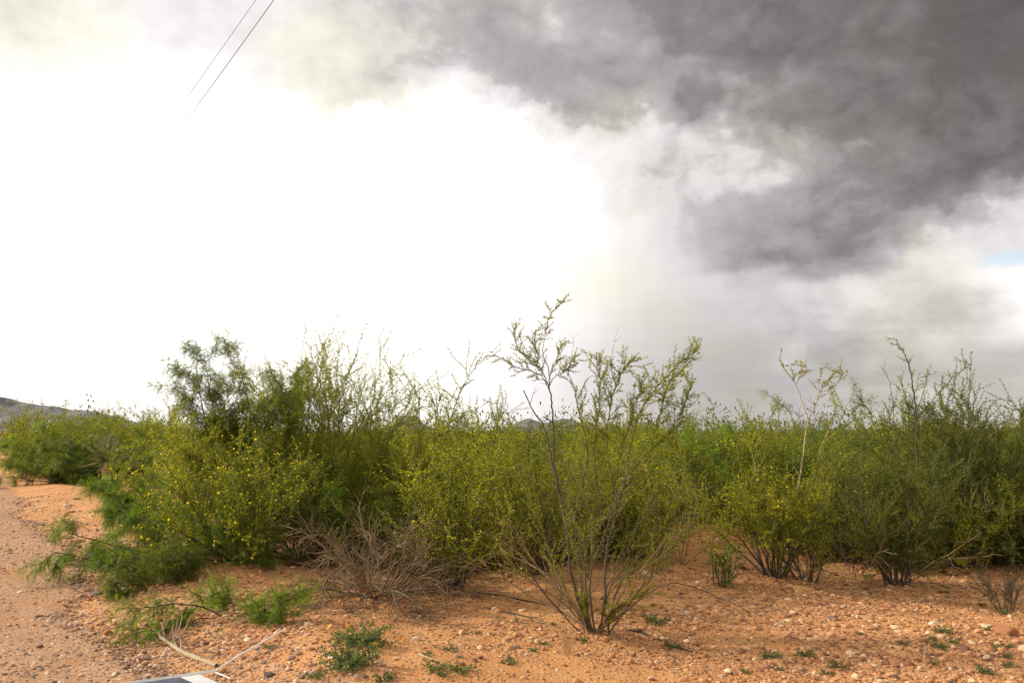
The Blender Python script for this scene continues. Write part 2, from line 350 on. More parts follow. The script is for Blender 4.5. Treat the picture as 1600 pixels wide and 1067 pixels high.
M['dead'] = bark_mat('dead_wood', [(0.0, (0.075, 0.045, 0.024)), (0.45, (0.28, 0.190, 0.100)), (1.0, (0.60, 0.46, 0.28))])
M['pale'] = bark_mat('pale_dry_wood', [(0.0, (0.30, 0.22, 0.13)), (0.5, (0.48, 0.37, 0.23)), (1.0, (0.66, 0.54, 0.36))])
M['litter'] = leaf_mat('dropped_leaf', [(0.0, (0.07, 0.040, 0.018)), (0.5, (0.15, 0.085, 0.035)), (1.0, (0.27, 0.165, 0.07))], 0.1)
M['straw'] = leaf_mat('dry_straw', [(0.0, (0.42, 0.28, 0.12)), (1.0, (0.68, 0.50, 0.26))], 0.2, tcol=(1, 1, 0.8))

def soil_mat(name, road):
    m_, t, p, out = mat(name)
    pos = t.new('ShaderNodeNewGeometry').outputs['Position']
    big = t.noise(pos, 0.55, 5, 0.6); mid = t.noise(pos, 3.2, 7, 0.62); fine = t.noise(pos, 38.0, 6, 0.65)
    grit = t.noise(pos, 160.0, 3, 0.6)
    f = t.m('ADD', t.m('MULTIPLY', big, 0.45), t.m('ADD', t.m('MULTIPLY', mid, 0.42), t.m('MULTIPLY', fine, 0.22)))
    if road:
        base = t.ramp(f, [(0.33, (0.30, 0.155, 0.085)), (0.52, (0.44, 0.240, 0.130)), (0.72, (0.56, 0.335, 0.19))])
        base = t.mix(t.sstep(t.noise(pos, 0.7, 5, 0.65), 0.50, 0.62), base, (0.47, 0.225, 0.095))
    else:
        base = t.ramp(f, [(0.33, (0.32, 0.125, 0.045)), (0.50, (0.53, 0.245, 0.095)), (0.72, (0.70, 0.38, 0.165))])
    # embedded small stones
    hts = []
    col = base
    for sc_, thr, amt in ((26.0, 0.50, 1.0), (55.0, 0.46, 0.9)):
        v = t.new('ShaderNodeTexVoronoi'); v.inputs['Scale'].default_value = sc_
        t.put(v.inputs['Vector'], t.vm('ADD', pos, t.vm('MULTIPLY', t.noise(pos, 9.0, 3, color=True), (0.03, 0.03, 0.03))))
        ss = t.new('ShaderNodeSeparateColor'); t.l.new(v.outputs['Color'], ss.inputs[0])
        keep = t.sstep(ss.outputs[0], thr + (-0.25 if road else 0.0), thr + 0.1)
        dome = t.m('SUBTRACT', 1.0, t.sstep(v.outputs['Distance'], 0.12, 0.46))
        k = t.m('MULTIPLY', keep, dome)
        if road:
            sc2 = t.ramp(ss.outputs[1], [(0.0, (0.24, 0.175, 0.14)), (0.35, (0.38, 0.25, 0.175)), (0.7, (0.50, 0.36, 0.26)), (1.0, (0.66, 0.53, 0.41))])
        else:
            sc2 = t.ramp(ss.outputs[1], [(0.0, (0.30, 0.16, 0.085)), (0.4, (0.50, 0.28, 0.14)), (0.75, (0.60, 0.40, 0.23)), (1.0, (0.72, 0.56, 0.38))])
        patch = t.sstep(t.noise(pos, 0.8, 4, 0.6), 0.36, 0.56)
        kk = t.m('MULTIPLY', k, t.m('ADD', t.m('MULTIPLY', patch, 0.75), 0.15)) if not road else t.m('MULTIPLY', k, 0.8)
        col = t.mix(t.sstep(kk, 0.15, 0.5), col, sc2)
        hts.append(t.m('MULTIPLY', kk, amt / sc_))
    col = t.mix(t.m('MULTIPLY', t.sstep(grit, 0.55, 0.75), 0.35), col, (0.22, 0.105, 0.05))
    t.l.new(col, p.inputs['Base Color']); p.inputs['Roughness'].default_value = 0.92
    p.inputs['Specular IOR Level'].default_value = 0.15
    h = t.m('ADD', t.m('ADD', hts[0], hts[1]), t.m('ADD', t.m('MULTIPLY', fine, 0.012), t.m('MULTIPLY', grit, 0.003)))
    bmp = t.new('ShaderNodeBump'); bmp.inputs['Strength'].default_value = 0.9; bmp.inputs['Distance'].default_value = 1.0
    t.l.new(h, bmp.inputs['Height']); t.l.new(bmp.outputs[0], p.inputs['Normal'])
    return m_
m_, t, p, out = mat('wire_metal'); M['wire'] = m_; p.inputs['Base Color'].default_value = (.05, .05, .055, 1); p.inputs['Roughness'].default_value = .5
M['soil'] = soil_mat('orange_desert_soil', False)
M['roadsoil'] = soil_mat('graded_gravel_road', True)
def stone_mat(name, stops, by_object=False):
    m_, t, p, out = mat(name)
    geo = t.new('ShaderNodeNewGeometry'); tcx = t.new('ShaderNodeTexCoord'); oi = t.new('ShaderNodeObjectInfo')
    nz = t.noise(geo.outputs['Position'], 45.0, 5, 0.6)
    src = oi.outputs['Random'] if by_object else geo.outputs['Random Per Island']
    f = t.m('ADD', src, t.m('MULTIPLY', t.m('SUBTRACT', nz, 0.5), 0.5), clamp=True)
    t.l.new(t.ramp(f, stops), p.inputs['Base Color']); p.inputs['Roughness'].default_value = 0.85; p.inputs['Specular IOR Level'].default_value = 0.25
    bmp = t.new('ShaderNodeBump'); bmp.inputs['Strength'].default_value = 0.6; bmp.inputs['Distance'].default_value = 0.01
    t.l.new(nz, bmp.inputs['Height']); t.l.new(bmp.outputs[0], p.inputs['Normal'])
    return m_
M['gravel'] = stone_mat('tan_gravel', [(0.0, (0.16, 0.085, 0.055)), (0.25, (0.37, 0.17, 0.08)), (0.62, (0.53, 0.255, 0.11)), (0.9, (0.63, 0.37, 0.195)), (1.0, (0.72, 0.52, 0.34))])
M['roadgravel'] = stone_mat('road_gravel', [(0.0, (0.13, 0.095, 0.085)), (0.25, (0.29, 0.19, 0.145)), (0.6, (0.48, 0.28, 0.165)), (0.88, (0.62, 0.42, 0.28)), (1.0, (0.76, 0.60, 0.45))])
M['st_pale'] = stone_mat('pale_stone', [(0.0, (0.55, 0.38, 0.22)), (1.0, (0.78, 0.63, 0.44))], True)
M['st_tan'] = stone_mat('tan_stone', [(0.0, (0.42, 0.22, 0.10)), (1.0, (0.60, 0.36, 0.19))], True)
M['st_dark'] = stone_mat('dark_stone', [(0.0, (0.11, 0.075, 0.06)), (1.0, (0.22, 0.15, 0.11))], True)
M['st_red'] = stone_mat('reddish_stone', [(0.0, (0.34, 0.14, 0.065)), (1.0, (0.48, 0.22, 0.11))], True)

# ------------------------------------------------------------------ ground and road
def axis(lo, hi, step, far, grow=1.06):
    a = list(np.arange(lo, hi + 1e-6, step)); s = step
    while a[-1] < far: s *= grow; a.append(a[-1] + s)
    s = step; b = [lo]
    while b[-1] > -far: s *= grow; b.append(b[-1] - s)
    return np.array(b[1:][::-1] + a)
def grid_mesh(name, X, Y, Z):
    ny, nx = X.shape
    v = np.stack([X, Y, Z], -1).reshape(-1, 3)
    i = np.arange(ny * nx).reshape(ny, nx)
    f = np.stack([i[:-1, :-1], i[:-1, 1:], i[1:, 1:], i[1:, :-1]], -1).reshape(-1, 4)
    return npmesh(name, v, f, True)
gx = axis(-7.5, 7.5, 0.06, 9000); gy = axis(3.6, 13.5, 0.06, 9000)
X, Y = np.meshgrid(gx, gy)
S = X * RT[0] + Y * RT[1]; N = road_n(X, Y)
Z = height(X, Y) - 0.06 * sm(edge_wob(S) - N, 0.15, 0.6) * sm(N + 6.2, -0.3, 0.3) * np.exp(-(S / 500) ** 4)
tag(link('ground', grid_mesh('ground', X, Y, Z), M['soil']), kind='structure')
ss = np.concatenate([-np.geomspace(0.5, 30, 20)[::-1], np.arange(-0.4, 16, 0.08), 16 * 1.035 ** np.arange(0, 85)])
tt = np.concatenate([np.linspace(0, 1.2, 24), np.linspace(1.25, 6.2, 56), np.linspace(6.3, 7.2, 12)])
SS, TT = np.meshgrid(ss, tt)
NN = edge_wob(SS) + 0.12 - TT
X = SS * RT[0] + NN * RN[0]; Y = SS * RT[1] + NN * RN[1]
dip = -0.05 * (1 - sm(TT, 0.0, 0.7)) - 0.05 * sm(TT, 6.6, 7.2)
Z = height(X, Y) + 0.004 + dip - 0.012 * np.exp(-((TT - 1.9) / 0.35) ** 2)
me = grid_mesh('road', X, Y, Z); me.flip_normals()
tag(link('road', me, M['roadsoil']), kind='structure')

# far hills
def hill(name, prof, Y, depth, seed):
    """prof: list of (px, py) crest points at distance Y."""
    P = np.array([at(px, py, Y) for px, py in prof])
    xs = np.linspace(P[0, 0], P[-1, 0], 160); cz = np.interp(xs, P[:, 0], P[:, 2])
    vv = np.linspace(-1, 1, 48)
    XX, VV = np.meshgrid(xs, vv)
    crest = np.interp(XX, xs, cz)
    shape = 1 - np.abs(VV) ** 0.8
    gul = fbm(XX / 130 + seed, VV * 5 + seed, 5)
    ZZ = np.maximum(crest, 0) * np.clip(shape + 0.30 * gul * np.sin(np.pi * np.abs(VV)) ** 0.7, 0, 1.05) - 3 + 8 * fbm(XX / 50 + seed, VV * 9, 3) * shape
    YY = Y + VV * depth + 80 * fbm(XX / 300, VV * 2 + seed, 3)
    return tag(link(name, grid_mesh(name, XX, YY, ZZ), M['hill']), kind='structure')
m_, t, p, out = mat('hill_rock'); M['hill'] = m_
geo = t.new('ShaderNodeNewGeometry')
f = t.noise(geo.outputs['Position'], 0.016, 10, 0.72)
t.l.new(t.ramp(f, [(0.35, (0.105, 0.100, 0.125)), (0.5, (0.155, 0.148, 0.175)), (0.65, (0.205, 0.195, 0.215))]), p.inputs['Base Color']); p.inputs['Roughness'].default_value = 0.95
hill('hills', [(-500, 560), (-380, 585), (-250, 590), (-120, 604), (-40, 612), (0, 616), (25, 623), (50, 629), (70, 633), (85, 632), (110, 636), (150, 640), (200, 655), (280, 668), (400, 676), (520, 680)], 5200, 900, 1.0)
hill('hills', [(540, 679), (575, 672), (600, 668), (615, 662), (622, 650), (634, 647), (652, 648), (657, 656), (664, 664), (690, 671), (740, 673), (800, 676), (850, 679)], 6000, 300, 4.0)
hill('hills', [(690, 679), (740, 676), (775, 670), (795, 664), (812, 657), (826, 652), (838, 656), (852, 660), (868, 655), (880, 652), (895, 654), (905, 659), (918, 657), (930, 664), (960, 672), (1010, 676), (1100, 679)], 7000, 500, 9.0)
hill('hills', [(900, 679), (1000, 675), (1120, 672), (1250, 670), (1380, 672), (1480, 668), (1600, 666), (1800, 668), (2000, 676)], 8000, 500, 12.0)

# ------------------------------------------------------------------ plant growth
def unit(v): return v / (np.linalg.norm(v, axis=-1, keepdims=True) + 1e-9)
def tube(pts, rad, k):
    pts = np.asarray(pts); n = len(pts)
    d = np.gradient(pts, axis=0); d = unit(d)
    ref = np.array([0.31, 0.95, 0.05]) if abs(d[0, 1]) < 0.8 else np.array([0.95, 0.1, 0.3])
    a = unit(np.cross(d, ref)); b = np.cross(d, a)
    ang = np.arange(k) * 2 * math.pi / k
    ring = (a[:, None] * np.cos(ang)[None, :, None] + b[:, None] * np.sin(ang)[None, :, None]) * np.asarray(rad)[:, None, None]
    v = (pts[:, None] + ring).reshape(-1, 3)
    i = np.arange(n * k).reshape(n, k); j = np.roll(i, -1, 1)
    f = np.stack([i[:-1], j[:-1], j[1:], i[1:]], -1).reshape(-1, 4)
    return v, f
class Wood:
    def __init__(s): s.v = []; s.f = []; s.n = 0
    def add(s, pts, rad, k=3):
        v, f = tube(pts, rad, k); s.v.append(v); s.f.append(f + s.n); s.n += len(v)
    def mesh(s, name): return npmesh(name, np.concatenate(s.v), np.concatenate(s.f), True)
def walk(rng, p, d, L, n, wob=0.15, grav=0.0):
    pts = [np.array(p, float)]; d = unit(np.array(d, float)); st = L / n
    for _ in range(n):
        d = unit(d + rng.normal(0, wob, 3) + np.array([0, 0, grav])); pts.append(pts[-1] + d * st)
    return np.array(pts)
def smooth_poly(P, per=5):
    P = np.asarray(P, float); o = []
    Q = np.vstack([2 * P[0] - P[1], P, 2 * P[-1] - P[-2]])
    for i in range(1, len(Q) - 2):
        for u in np.arange(per) / per:
            a, b, c, d = Q[i - 1], Q[i], Q[i + 1], Q[i + 2]
            o.append(0.5 * (2 * b + (c - a) * u + (2 * a - 5 * b + 4 * c - d) * u * u + (3 * b - a - 3 * c + d) * u ** 3))
    o.append(P[-1]); return np.array(o)
def at_t(pts, t):
    f = t * (len(pts) - 1); i = min(int(f), len(pts) - 2); u = f - i
    return pts[i] * (1 - u) + pts[i + 1] * u, unit(pts[i + 1] - pts[i])
def off_dir(rng, d, ang):
    r = rng.normal(size=3); r = unit(r - d * (r @ d)); return unit(d * math.cos(ang) + r * math.sin(ang))
class Leaves:
    def __init__(s): s.b = []; s.d = []
    def along(s, rng, pts, gap, t0=0.0, per=2):
        seg = np.linalg.norm(np.diff(pts, axis=0), axis=1); L = np.concatenate([[0], np.cumsum(seg)])
        n = max(int((1 - t0) * L[-1] / gap), 1)
        u = np.repeat(L[-1] * (t0 + (1 - t0) * (np.arange(n) + rng.random(n)) / n), per)
        pos = np.stack([np.interp(u, L, pts[:, k]) for k in range(3)], -1)
        i = np.clip(np.searchsorted(L, u) - 1, 0, len(seg) - 1)
        s.b.append(pos); s.d.append(unit(np.diff(pts, axis=0))[i])
    def simple(s, rng, size, ratio=0.45, spread=1.0):
        b = np.concatenate(s.b); d = np.concatenate(s.d); n = len(b)
        r = rng.normal(size=(n, 3)); r = unit(r - d * np.sum(r * d, 1, keepdims=True))
        ld = unit(d * 0.75 + r * spread + np.array([0, 0, 0.15])); sd = unit(np.cross(ld, unit(rng.normal(size=(n, 3)))))
        l = (size[0] + (size[1] - size[0]) * rng.random(n))[:, None]; w_ = l * ratio * 0.5
        b = b + r * 0.002
        v = np.stack([b, b + ld * l * 0.5 + sd * w_, b + ld * l, b + ld * l * 0.5 - sd * w_], 1).reshape(-1, 3)
        f = np.arange(n * 4).reshape(n, 4)
        return v, f
    def pinnate(s, rng, size, pairs=7, leaflet=(0.014, 0.3), droop=0.35):
        b = np.concatenate(s.b); d = np.concatenate(s.d); n = len(b)
        r = rng.normal(size=(n, 3)); r = unit(r - d * np.sum(r * d, 1, keepdims=True))
        ld = unit(d * 0.5 + r - np.array([0, 0, droop])); sd = unit(np.cross(ld, np.array([0, 0, 1.0]) + 0.5 * rng.normal(size=(n, 3))))
        l = (size[0] + (size[1] - size[0]) * rng.random(n))[:, None]
        vs = []
        for k in range(pairs):
            u = (k + 0.7) / pairs
            c = b + ld * l * u + np.array([0, 0, -0.25]) * l * u * u
            for sg in (-1, 1):
                dd = unit(sd * sg + ld * 0.55 + 0.12 * rng.normal(size=(n, 3))); ll = leaflet[0] * (1.15 - 0.5 * abs(u - 0.45)); pw = unit(np.cross(dd, np.cross(ld, sd))) * ll * leaflet[1] * 0.5
                vs.append(np.stack([c, c + dd * ll * 0.5 + pw, c + dd * ll, c + dd * ll * 0.5 - pw], 1))
        v = np.stack(vs, 1).reshape(-1, 3)
        # thin rachis quad so each leaf reads as one feather
        q = sd * 0.0016; e = b + ld * l + np.array([0, 0, -0.25]) * l
        rv = np.stack([b - q, b + q, e + q * 0.4, e - q * 0.4], 1).reshape(-1, 3)
        v = np.concatenate([v, rv]); f = np.arange(len(v)).reshape(-1, 4)
        return v, f
def blossoms(rng, pts, size):
    """five-petalled open flowers"""
    n = len(pts); nrm = unit(rng.normal(size=(n, 3)) + np.array([0, -0.3, 0.5])); a = unit(np.cross(nrm, rng.normal(size=(n, 3)))); b = np.cross(nrm, a)
    s = (size[0] + (size[1] - size[0]) * rng.random(n))[:, None]; vs = []
    for k in range(5):
        t0 = 2 * math.pi * k / 5; dr = a * math.cos(t0) + b * math.sin(t0); pr = -a * math.sin(t0) + b * math.cos(t0)
        vs.append(np.stack([pts, pts + (dr * 0.3 + pr * 0.22 + nrm * 0.12) * s, pts + (dr * 0.55 + nrm * 0.2) * s, pts + (dr * 0.3 - pr * 0.22 + nrm * 0.12) * s], 1))
    v = np.stack(vs, 1).reshape(-1, 3)
    return v, np.arange(len(v)).reshape(-1, 4)

class Plant:
    """A shrub: stems (one mesh each), foliage, blossoms."""
    def __init__(s, seed): s.rng = np.random.default_rng(seed); s.stems = []; s.dry = []; s.lv = Leaves(); s.tips = []
    def stem(s, pts, r0, r1, k=5):
        wd = Wood(); wd.add(pts, np.linspace(r0, r1, len(pts)) * (1 + 0.1 * s.rng.normal(size=len(pts)))[:], k); s.stems.append(wd); return wd
    def sides(s, wd, pts, n, t0, t1, Lr, ang, r, wob=0.16, grav=0.05, leaf=None, twigs=0, twL=(0.1, 0.2), lt0=0.1, tshape=1.0):
        rng = s.rng
        for q in range(n):
            t_ = t0 + (t1 - t0) * (q + rng.random()) / n
            p_, d_ = at_t(pts, t_)
            L = rng.uniform(*Lr) * (1 - 0.45 * t_ ** tshape)
            br = walk(rng, p_, off_dir(rng, d_, rng.uniform(*ang)), L, 5, wob, grav)
            wd.add(br, np.linspace(r, r * 0.35, len(br)), 3)
            if leaf: s.lv.along(rng, br, leaf, lt0)
            if rng.random() < 0.5: s.tips.append(br[-1])
            for _ in range(twigs):
                p2, d2 = at_t(br, rng.uniform(0.15, 1.0))
                tw = walk(rng, p2, off_dir(rng, d2, rng.uniform(0.3, 0.9)), rng.uniform(*twL), 3, 0.18, grav)
                wd.add(tw, np.linspace(r * 0.5, r * 0.22, len(tw)), 3)
                if leaf: s.lv.along(rng, tw, leaf, 0.0)
                if rng.random() < 0.35: s.tips.append(tw[-1])
def build_plant(P, name, loc, rz, bark, leafm, mode='simple', lsize=(0.013, 0.022), ratio=0.5, pairs=7, leaflet=(0.014, 0.32), nbloom=0, bsize=(0.014, 0.022), bloomm='bloom', stemname='stem'):
    rng = P.rng
    root = empty(name, loc, rz); kids = []
    for wd in P.stems: kids.append(link(stemname, wd.mesh(stemname), M[bark], root))
    for wd in P.dry: kids.append(link('dead_stem', wd.mesh('dead_stem'), M['dead'], root))
    if P.lv.b:
        v, f = P.lv.simple(rng, lsize, ratio) if mode == 'simple' else P.lv.pinnate(rng, lsize, pairs, leaflet)
        kids.append(link('foliage', npmesh('foliage', v, f), M[leafm], root))
    if nbloom and P.tips:
        tp = np.array(P.tips); tp = tp[tp[:, 2] > 0.12] if (tp[:, 2] > 0.12).sum() > 8 else tp
        # flowers come in loose drifts
        c = tp[rng.integers(0, len(tp), max(nbloom // 22, 1))]
        dd = np.min(np.linalg.norm(tp[:, None] - c[None], axis=2), axis=1) + rng.random(len(tp)) * 0.25
        sel = tp[np.argsort(dd)[:nbloom]] + rng.normal(0, 0.008, (min(nbloom, len(tp)), 3))
        v, f = blossoms(rng, sel, bsize); b = link('blossoms', npmesh('blossoms', v, f), M[bloomm], root)
        if len(sel) > 100: b['kind'] = 'stuff'
        kids.append(b)
    KIDS[root.name] = kids
    return root

def add_dry(P, k, H, lean=(.2, 1.2)):
    rng = P.rng
    for _ in range(k):
        a = rng.uniform(0, 6.283); ln = rng.uniform(*lean); d = np.array([math.cos(a) * math.sin(ln), math.sin(a) * math.sin(ln), math.cos(ln)])
        pts = walk(rng, np.array([math.cos(a) * .06, math.sin(a) * .06, 0]), d, H * rng.uniform(.7, 1.15), 9, .15, -.02); wd = Wood()
        wd.add(pts, np.linspace(.0075, .002, len(pts)), 4); P.dry.append(wd)
        P.sides(wd, pts, 6, .35, 1.0, (.15 * H, .35 * H), (.4, 1.0), .003, .18, -.03, twigs=2, twL=(.06, .14))
    return P
def creosote(seed, H=1.5, W=1.0, nst=11, sides=9, twigs=5, gap=0.016, lo=0.25, lean=(0.12, 0.85), sideL=(0.3, 0.6), r0=0.011):
    P = Plant(seed); rng = P.rng
    for i in range(nst):
        a = 2 * math.pi * (i + rng.uniform(-0.35, 0.35)) / nst; ln = rng.uniform(*lean) * (0.55 + 0.45 * ((i * 7) % 3) / 2)
        p0 = np.array([math.cos(a), math.sin(a), 0]) * rng.uniform(0.03, 0.13); p0[2] = -0.03
        d = np.array([math.cos(a) * math.sin(ln) * W, math.sin(a) * math.sin(ln) * W, math.cos(ln)])
        L = H * rng.uniform(0.75, 1.05) / max(math.cos(ln * 0.75), 0.6)
        pts = walk(rng, p0, d, L, 10, 0.09, 0.03)
        wd = P.stem(pts, r0 * rng.uniform(0.7, 1.2), 0.0018)
        P.sides(wd, pts, sides, lo, 1.0, (sideL[0] * H, sideL[1] * H), (0.3, 0.85), 0.0035, leaf=gap, twigs=twigs, twL=(0.09 * H, 0.2 * H))
        P.lv.along(rng, pts, gap, 0.6)
    return P
def mesquite(seed, H=1.7, nst=6, sides=9, twigs=5, gap=0.028, lean=(0.2, 0.95), droop=-0.02, lo=0.2, sideL=(0.3, 0.6), r0=0.016):
    P = Plant(seed); rng = P.rng
    for i in range(nst):
        a = 2 * math.pi * (i + rng.uniform(-0.4, 0.4)) / nst; ln = rng.uniform(*lean)
        p0 = np.array([math.cos(a), math.sin(a), 0]) * rng.uniform(0.02, 0.1); p0[2] = -0.04
        d = np.array([math.cos(a) * math.sin(ln), math.sin(a) * math.sin(ln), math.cos(ln)])
        pts = walk(rng, p0, d, H * rng.uniform(0.8, 1.1) / max(math.cos(ln * 0.7), 0.55), 10, 0.14, droop + 0.03)
        wd = P.stem(pts, r0 * rng.uniform(0.7, 1.2), 0.0025)
        P.sides(wd, pts, sides, lo, 1.0, (sideL[0] * H, sideL[1] * H), (0.4, 1.1), 0.0045, 0.2, droop, leaf=gap, twigs=twigs, twL=(0.1, 0.24))
    return P
def bare(seed, H=1.5, nst=7, sides=7, twigs=4, lean=(0.1, 0.6), r0=0.009, sideL=(0.2, 0.5), gap=None):
    P = Plant(seed); rng = P.rng
    for i in range(nst):
        a = 2 * math.pi * (i + rng.uniform(-0.4, 0.4)) / nst; ln = rng.uniform(*lean)
        d = np.array([math.cos(a) * math.sin(ln), math.sin(a) * math.sin(ln), math.cos(ln)])
        pts = walk(rng, np.array([math.cos(a) * 0.05, math.sin(a) * 0.05, -0.03]), d, H * rng.uniform(0.75, 1.1), 10, 0.12, 0.03)
        wd = P.stem(pts, r0 * rng.uniform(0.7, 1.2), 0.0018)
        P.sides(wd, pts, sides, 0.25, 1.0, (sideL[0] * H, sideL[1] * H), (0.3, 0.8), 0.003, leaf=gap, twigs=twigs, twL=(0.08 * H, 0.2 * H), lt0=0.5)
    return P
def authored(seed, base, limbs, leafgap=0.011, twigL=(0.05, 0.13)):
    """limbs: list of (polyline of (px, py, dy), r0, r1, leaf start t or None, side twigs, side length range). World points at distance base_y + dy, stored relative to base."""
    P = Plant(seed); rng = P.rng
    for poly, r0, r1, lt, ns, sl in limbs:
        pts = np.array([at(a, b, base[1] + c) for a, b, c in poly]) - base
        pts = smooth_poly(pts, 5); pts[1:-1] += rng.normal(0, 0.004, pts[1:-1].shape)
        wd = P.stem(pts, r0, r1)
        if lt is not None: P.lv.along(rng, pts, leafgap, lt)
        if ns: P.sides(wd, pts, ns, max((lt or 0.4) - 0.1, 0.15), 1.0, sl, (0.35, 0.9), max(r1 * 1.1, 0.0022), 0.12, 0.06, leaf=leafgap if lt is not None else None, twigs=2, twL=twigL, lt0=0.05)
    return P
# ------------------------------------------------------------------ hero plants (each one seen by itself in the photograph)
HEROES = []
def gbase(px, py): b = ground_at(px, py); HEROES.append(b); return b
GRP = None
# the tall sparse shrub standing alone in the bare soil
b = gbase(930, 985)
LT = [
 ([(922, 988, 0), (900, 925, -.05), (890, 880, -.05), (886, 830, 0), (875, 775, .05), (862, 720, .08), (850, 668, .1), (832, 640, .1), (818, 610, .12)], .017, .004, None, 4, (.15, .3)),
 ([(872, 770, .05), (866, 715, 0), (864, 665, -.02), (863, 630, -.02), (858, 600, 0)], .0105, .006, None, 3, (.1, .25)),
 ([(858, 604, 0), (846, 588, 0), (824, 578, .03), (802, 572, .05), (784, 558, .06)], .005, .0016, .25, 4, (.06, .16)),
 ([(856, 598, 0), (846, 582, -.03), (826, 562, -.05), (808, 540, -.05), (803, 512, -.05)], .005, .0015, .35, 5, (.06, .16)),
 ([(859, 600, 0), (857, 575, .03), (848, 552, .05), (851, 528, .05), (857, 500, .05), (868, 482, .05), (882, 471, .05)], .005, .0014, .55, 3, (.05, .12)),
 ([(852, 590, 0), (842, 568, -.03), (838, 545, -.05), (834, 520, -.06)], .0035, .0013, .25, 5, (.05, .13)),
 ([(859, 602, 0), (868, 588, .05), (884, 580, .1), (896, 562, .12)], .0045, .0014, .5, 4, (.06, .16)),
 ([(858, 602, 0), (862, 580, -.05), (872, 556, -.08), (877, 540, -.08)], .0035, .0012, .3, 3, (.05, .14)),
 ([(885, 590, .1), (892, 560, .12), (896, 534, .12)], .003, .001, None, 2, (.05, .12)),
 ([(928, 988, .03), (912, 955, .05), (906, 890, .1), (899, 815, .12), (910, 755, .15), (918, 700, .18), (906, 650, .2), (896, 600, .2)], .013, .002, .55, 9, (.15, .4)),
 ([(935, 988, 0), (945, 950, .05), (946, 886, .1), (954, 830, .15), (975, 756, .2), (986, 690, .22), (1002, 640, .24), (1030, 600, .25), (1060, 570, .27), (1087, 549, .28)], .014, .0018, .62, 14, (.15, .42)),
 ([(960, 820, .15), (958, 760, .12), (950, 700, .1), (952, 640, .1), (966, 590, .1), (984, 566, .1)], .008, .0016, .5, 12, (.12, .32)),
 ([(950, 850, .12), (938, 780, .18), (928, 715, .2), (935, 650, .2), (938, 600, .2), (932, 560, .2)], .008, .0016, .5, 12, (.12, .32)),
 ([(975, 760, .2), (1000, 720, .1), (1030, 690, .05), (1056, 660, 0), (1070, 630, 0), (1080, 600, 0)], .007, .0016, .4, 10, (.1, .3)),
 ([(955, 835, .15), (975, 780, .0), (1000, 735, -.1), (1020, 690, -.12), (1032, 640, -.15), (1040, 610, -.15), (1056, 585, -.15)], .007, .0016, .4, 12, (.12, .32)),
 ([(962, 800, .1), (965, 740, -.1), (975, 690, -.2), (990, 640, -.25), (1005, 596, -.25)], .006, .0015, .35, 11, (.1, .3)),
 ([(942, 965, 0), (960, 908, -.1), (1022, 876, -.15), (1072, 838, -.15), (1100, 815, -.1)], .008, .0018, .45, 8, (.12, .3)),
 ([(940, 960, 0), (950, 914, .1), (984, 884, .2), (1019, 849, .3), (1041, 813, .35), (1060, 770, .4)], .009, .0018, .4, 9, (.15, .35)),
 ([(938, 985, -.05), (975, 956, -.2), (1033, 916, -.35), (1066, 912, -.45), (1103, 925, -.5), (1150, 944, -.5), (1180, 968, -.5)], .008, .0015, None, 9, (.1, .3)),
 ([(925, 985, .02), (915, 930, .2), (918, 860, .35), (930, 800, .45), (940, 740, .5)], .010, .002, .4, 10, (.2, .45)),
 ([(920, 985, .05), (890, 930, .25), (862, 870, .4), (838, 800, .5), (815, 745, .55), (796, 690, .6)], .009, .0018, .35, 11, (.15, .4)),
 ([(938, 985, 0), (955, 955, -.12), (985, 938, -.15), (1010, 925, -.1)], .007, .002, .2, 7, (.08, .2)),
 ([(925, 988, -.03), (918, 962, -.06), (914, 940, -.08)], .006, .002, .0, 6, (.06, .14)),
 ([(936, 988, -.05), (948, 968, -.1), (958, 950, -.12)], .005, .002, .0, 6, (.06, .14)),
 ([(900, 640, .2), (920, 590, .22), (955, 600, .25), (930, 620, .25)], .003, .001, None, 2, (.05, .1)),
 ([(935, 650, .2), (950, 590, .18), (958, 545, .16), (966, 510, .16)], .003, .0008, None, 2, (.05, .12)),
]
LT = [(q[0], q[1] * .8, q[2], q[3], int(q[4] * (2.6 if q[3] is not None else 1.3)), q[5]) for q in LT]
P = authored(11, b, LT, leafgap=.0066)
P2 = creosote(14, 1.4, 1.1, 8, 9, 6, .016, .2, (.15, .95), (.25, .45), .007)
P.stems += P2.stems; P.lv.b += P2.lv.b; P.lv.d += P2.lv.d; P.tips += P2.tips
P2.dry = P.dry; add_dry(P2, 9, 1.3)
P.dry = P2.dry
rt = build_plant(P, 'sparse_shrub', b, 0, 'bark', 'olive_backlit', 'simple', (.010, .018), .48, nbloom=80, bsize=(.013, .018))
tag(rt, 'tall sparse shrub with bare crooked stems standing alone on bare orange soil', 'shrub')

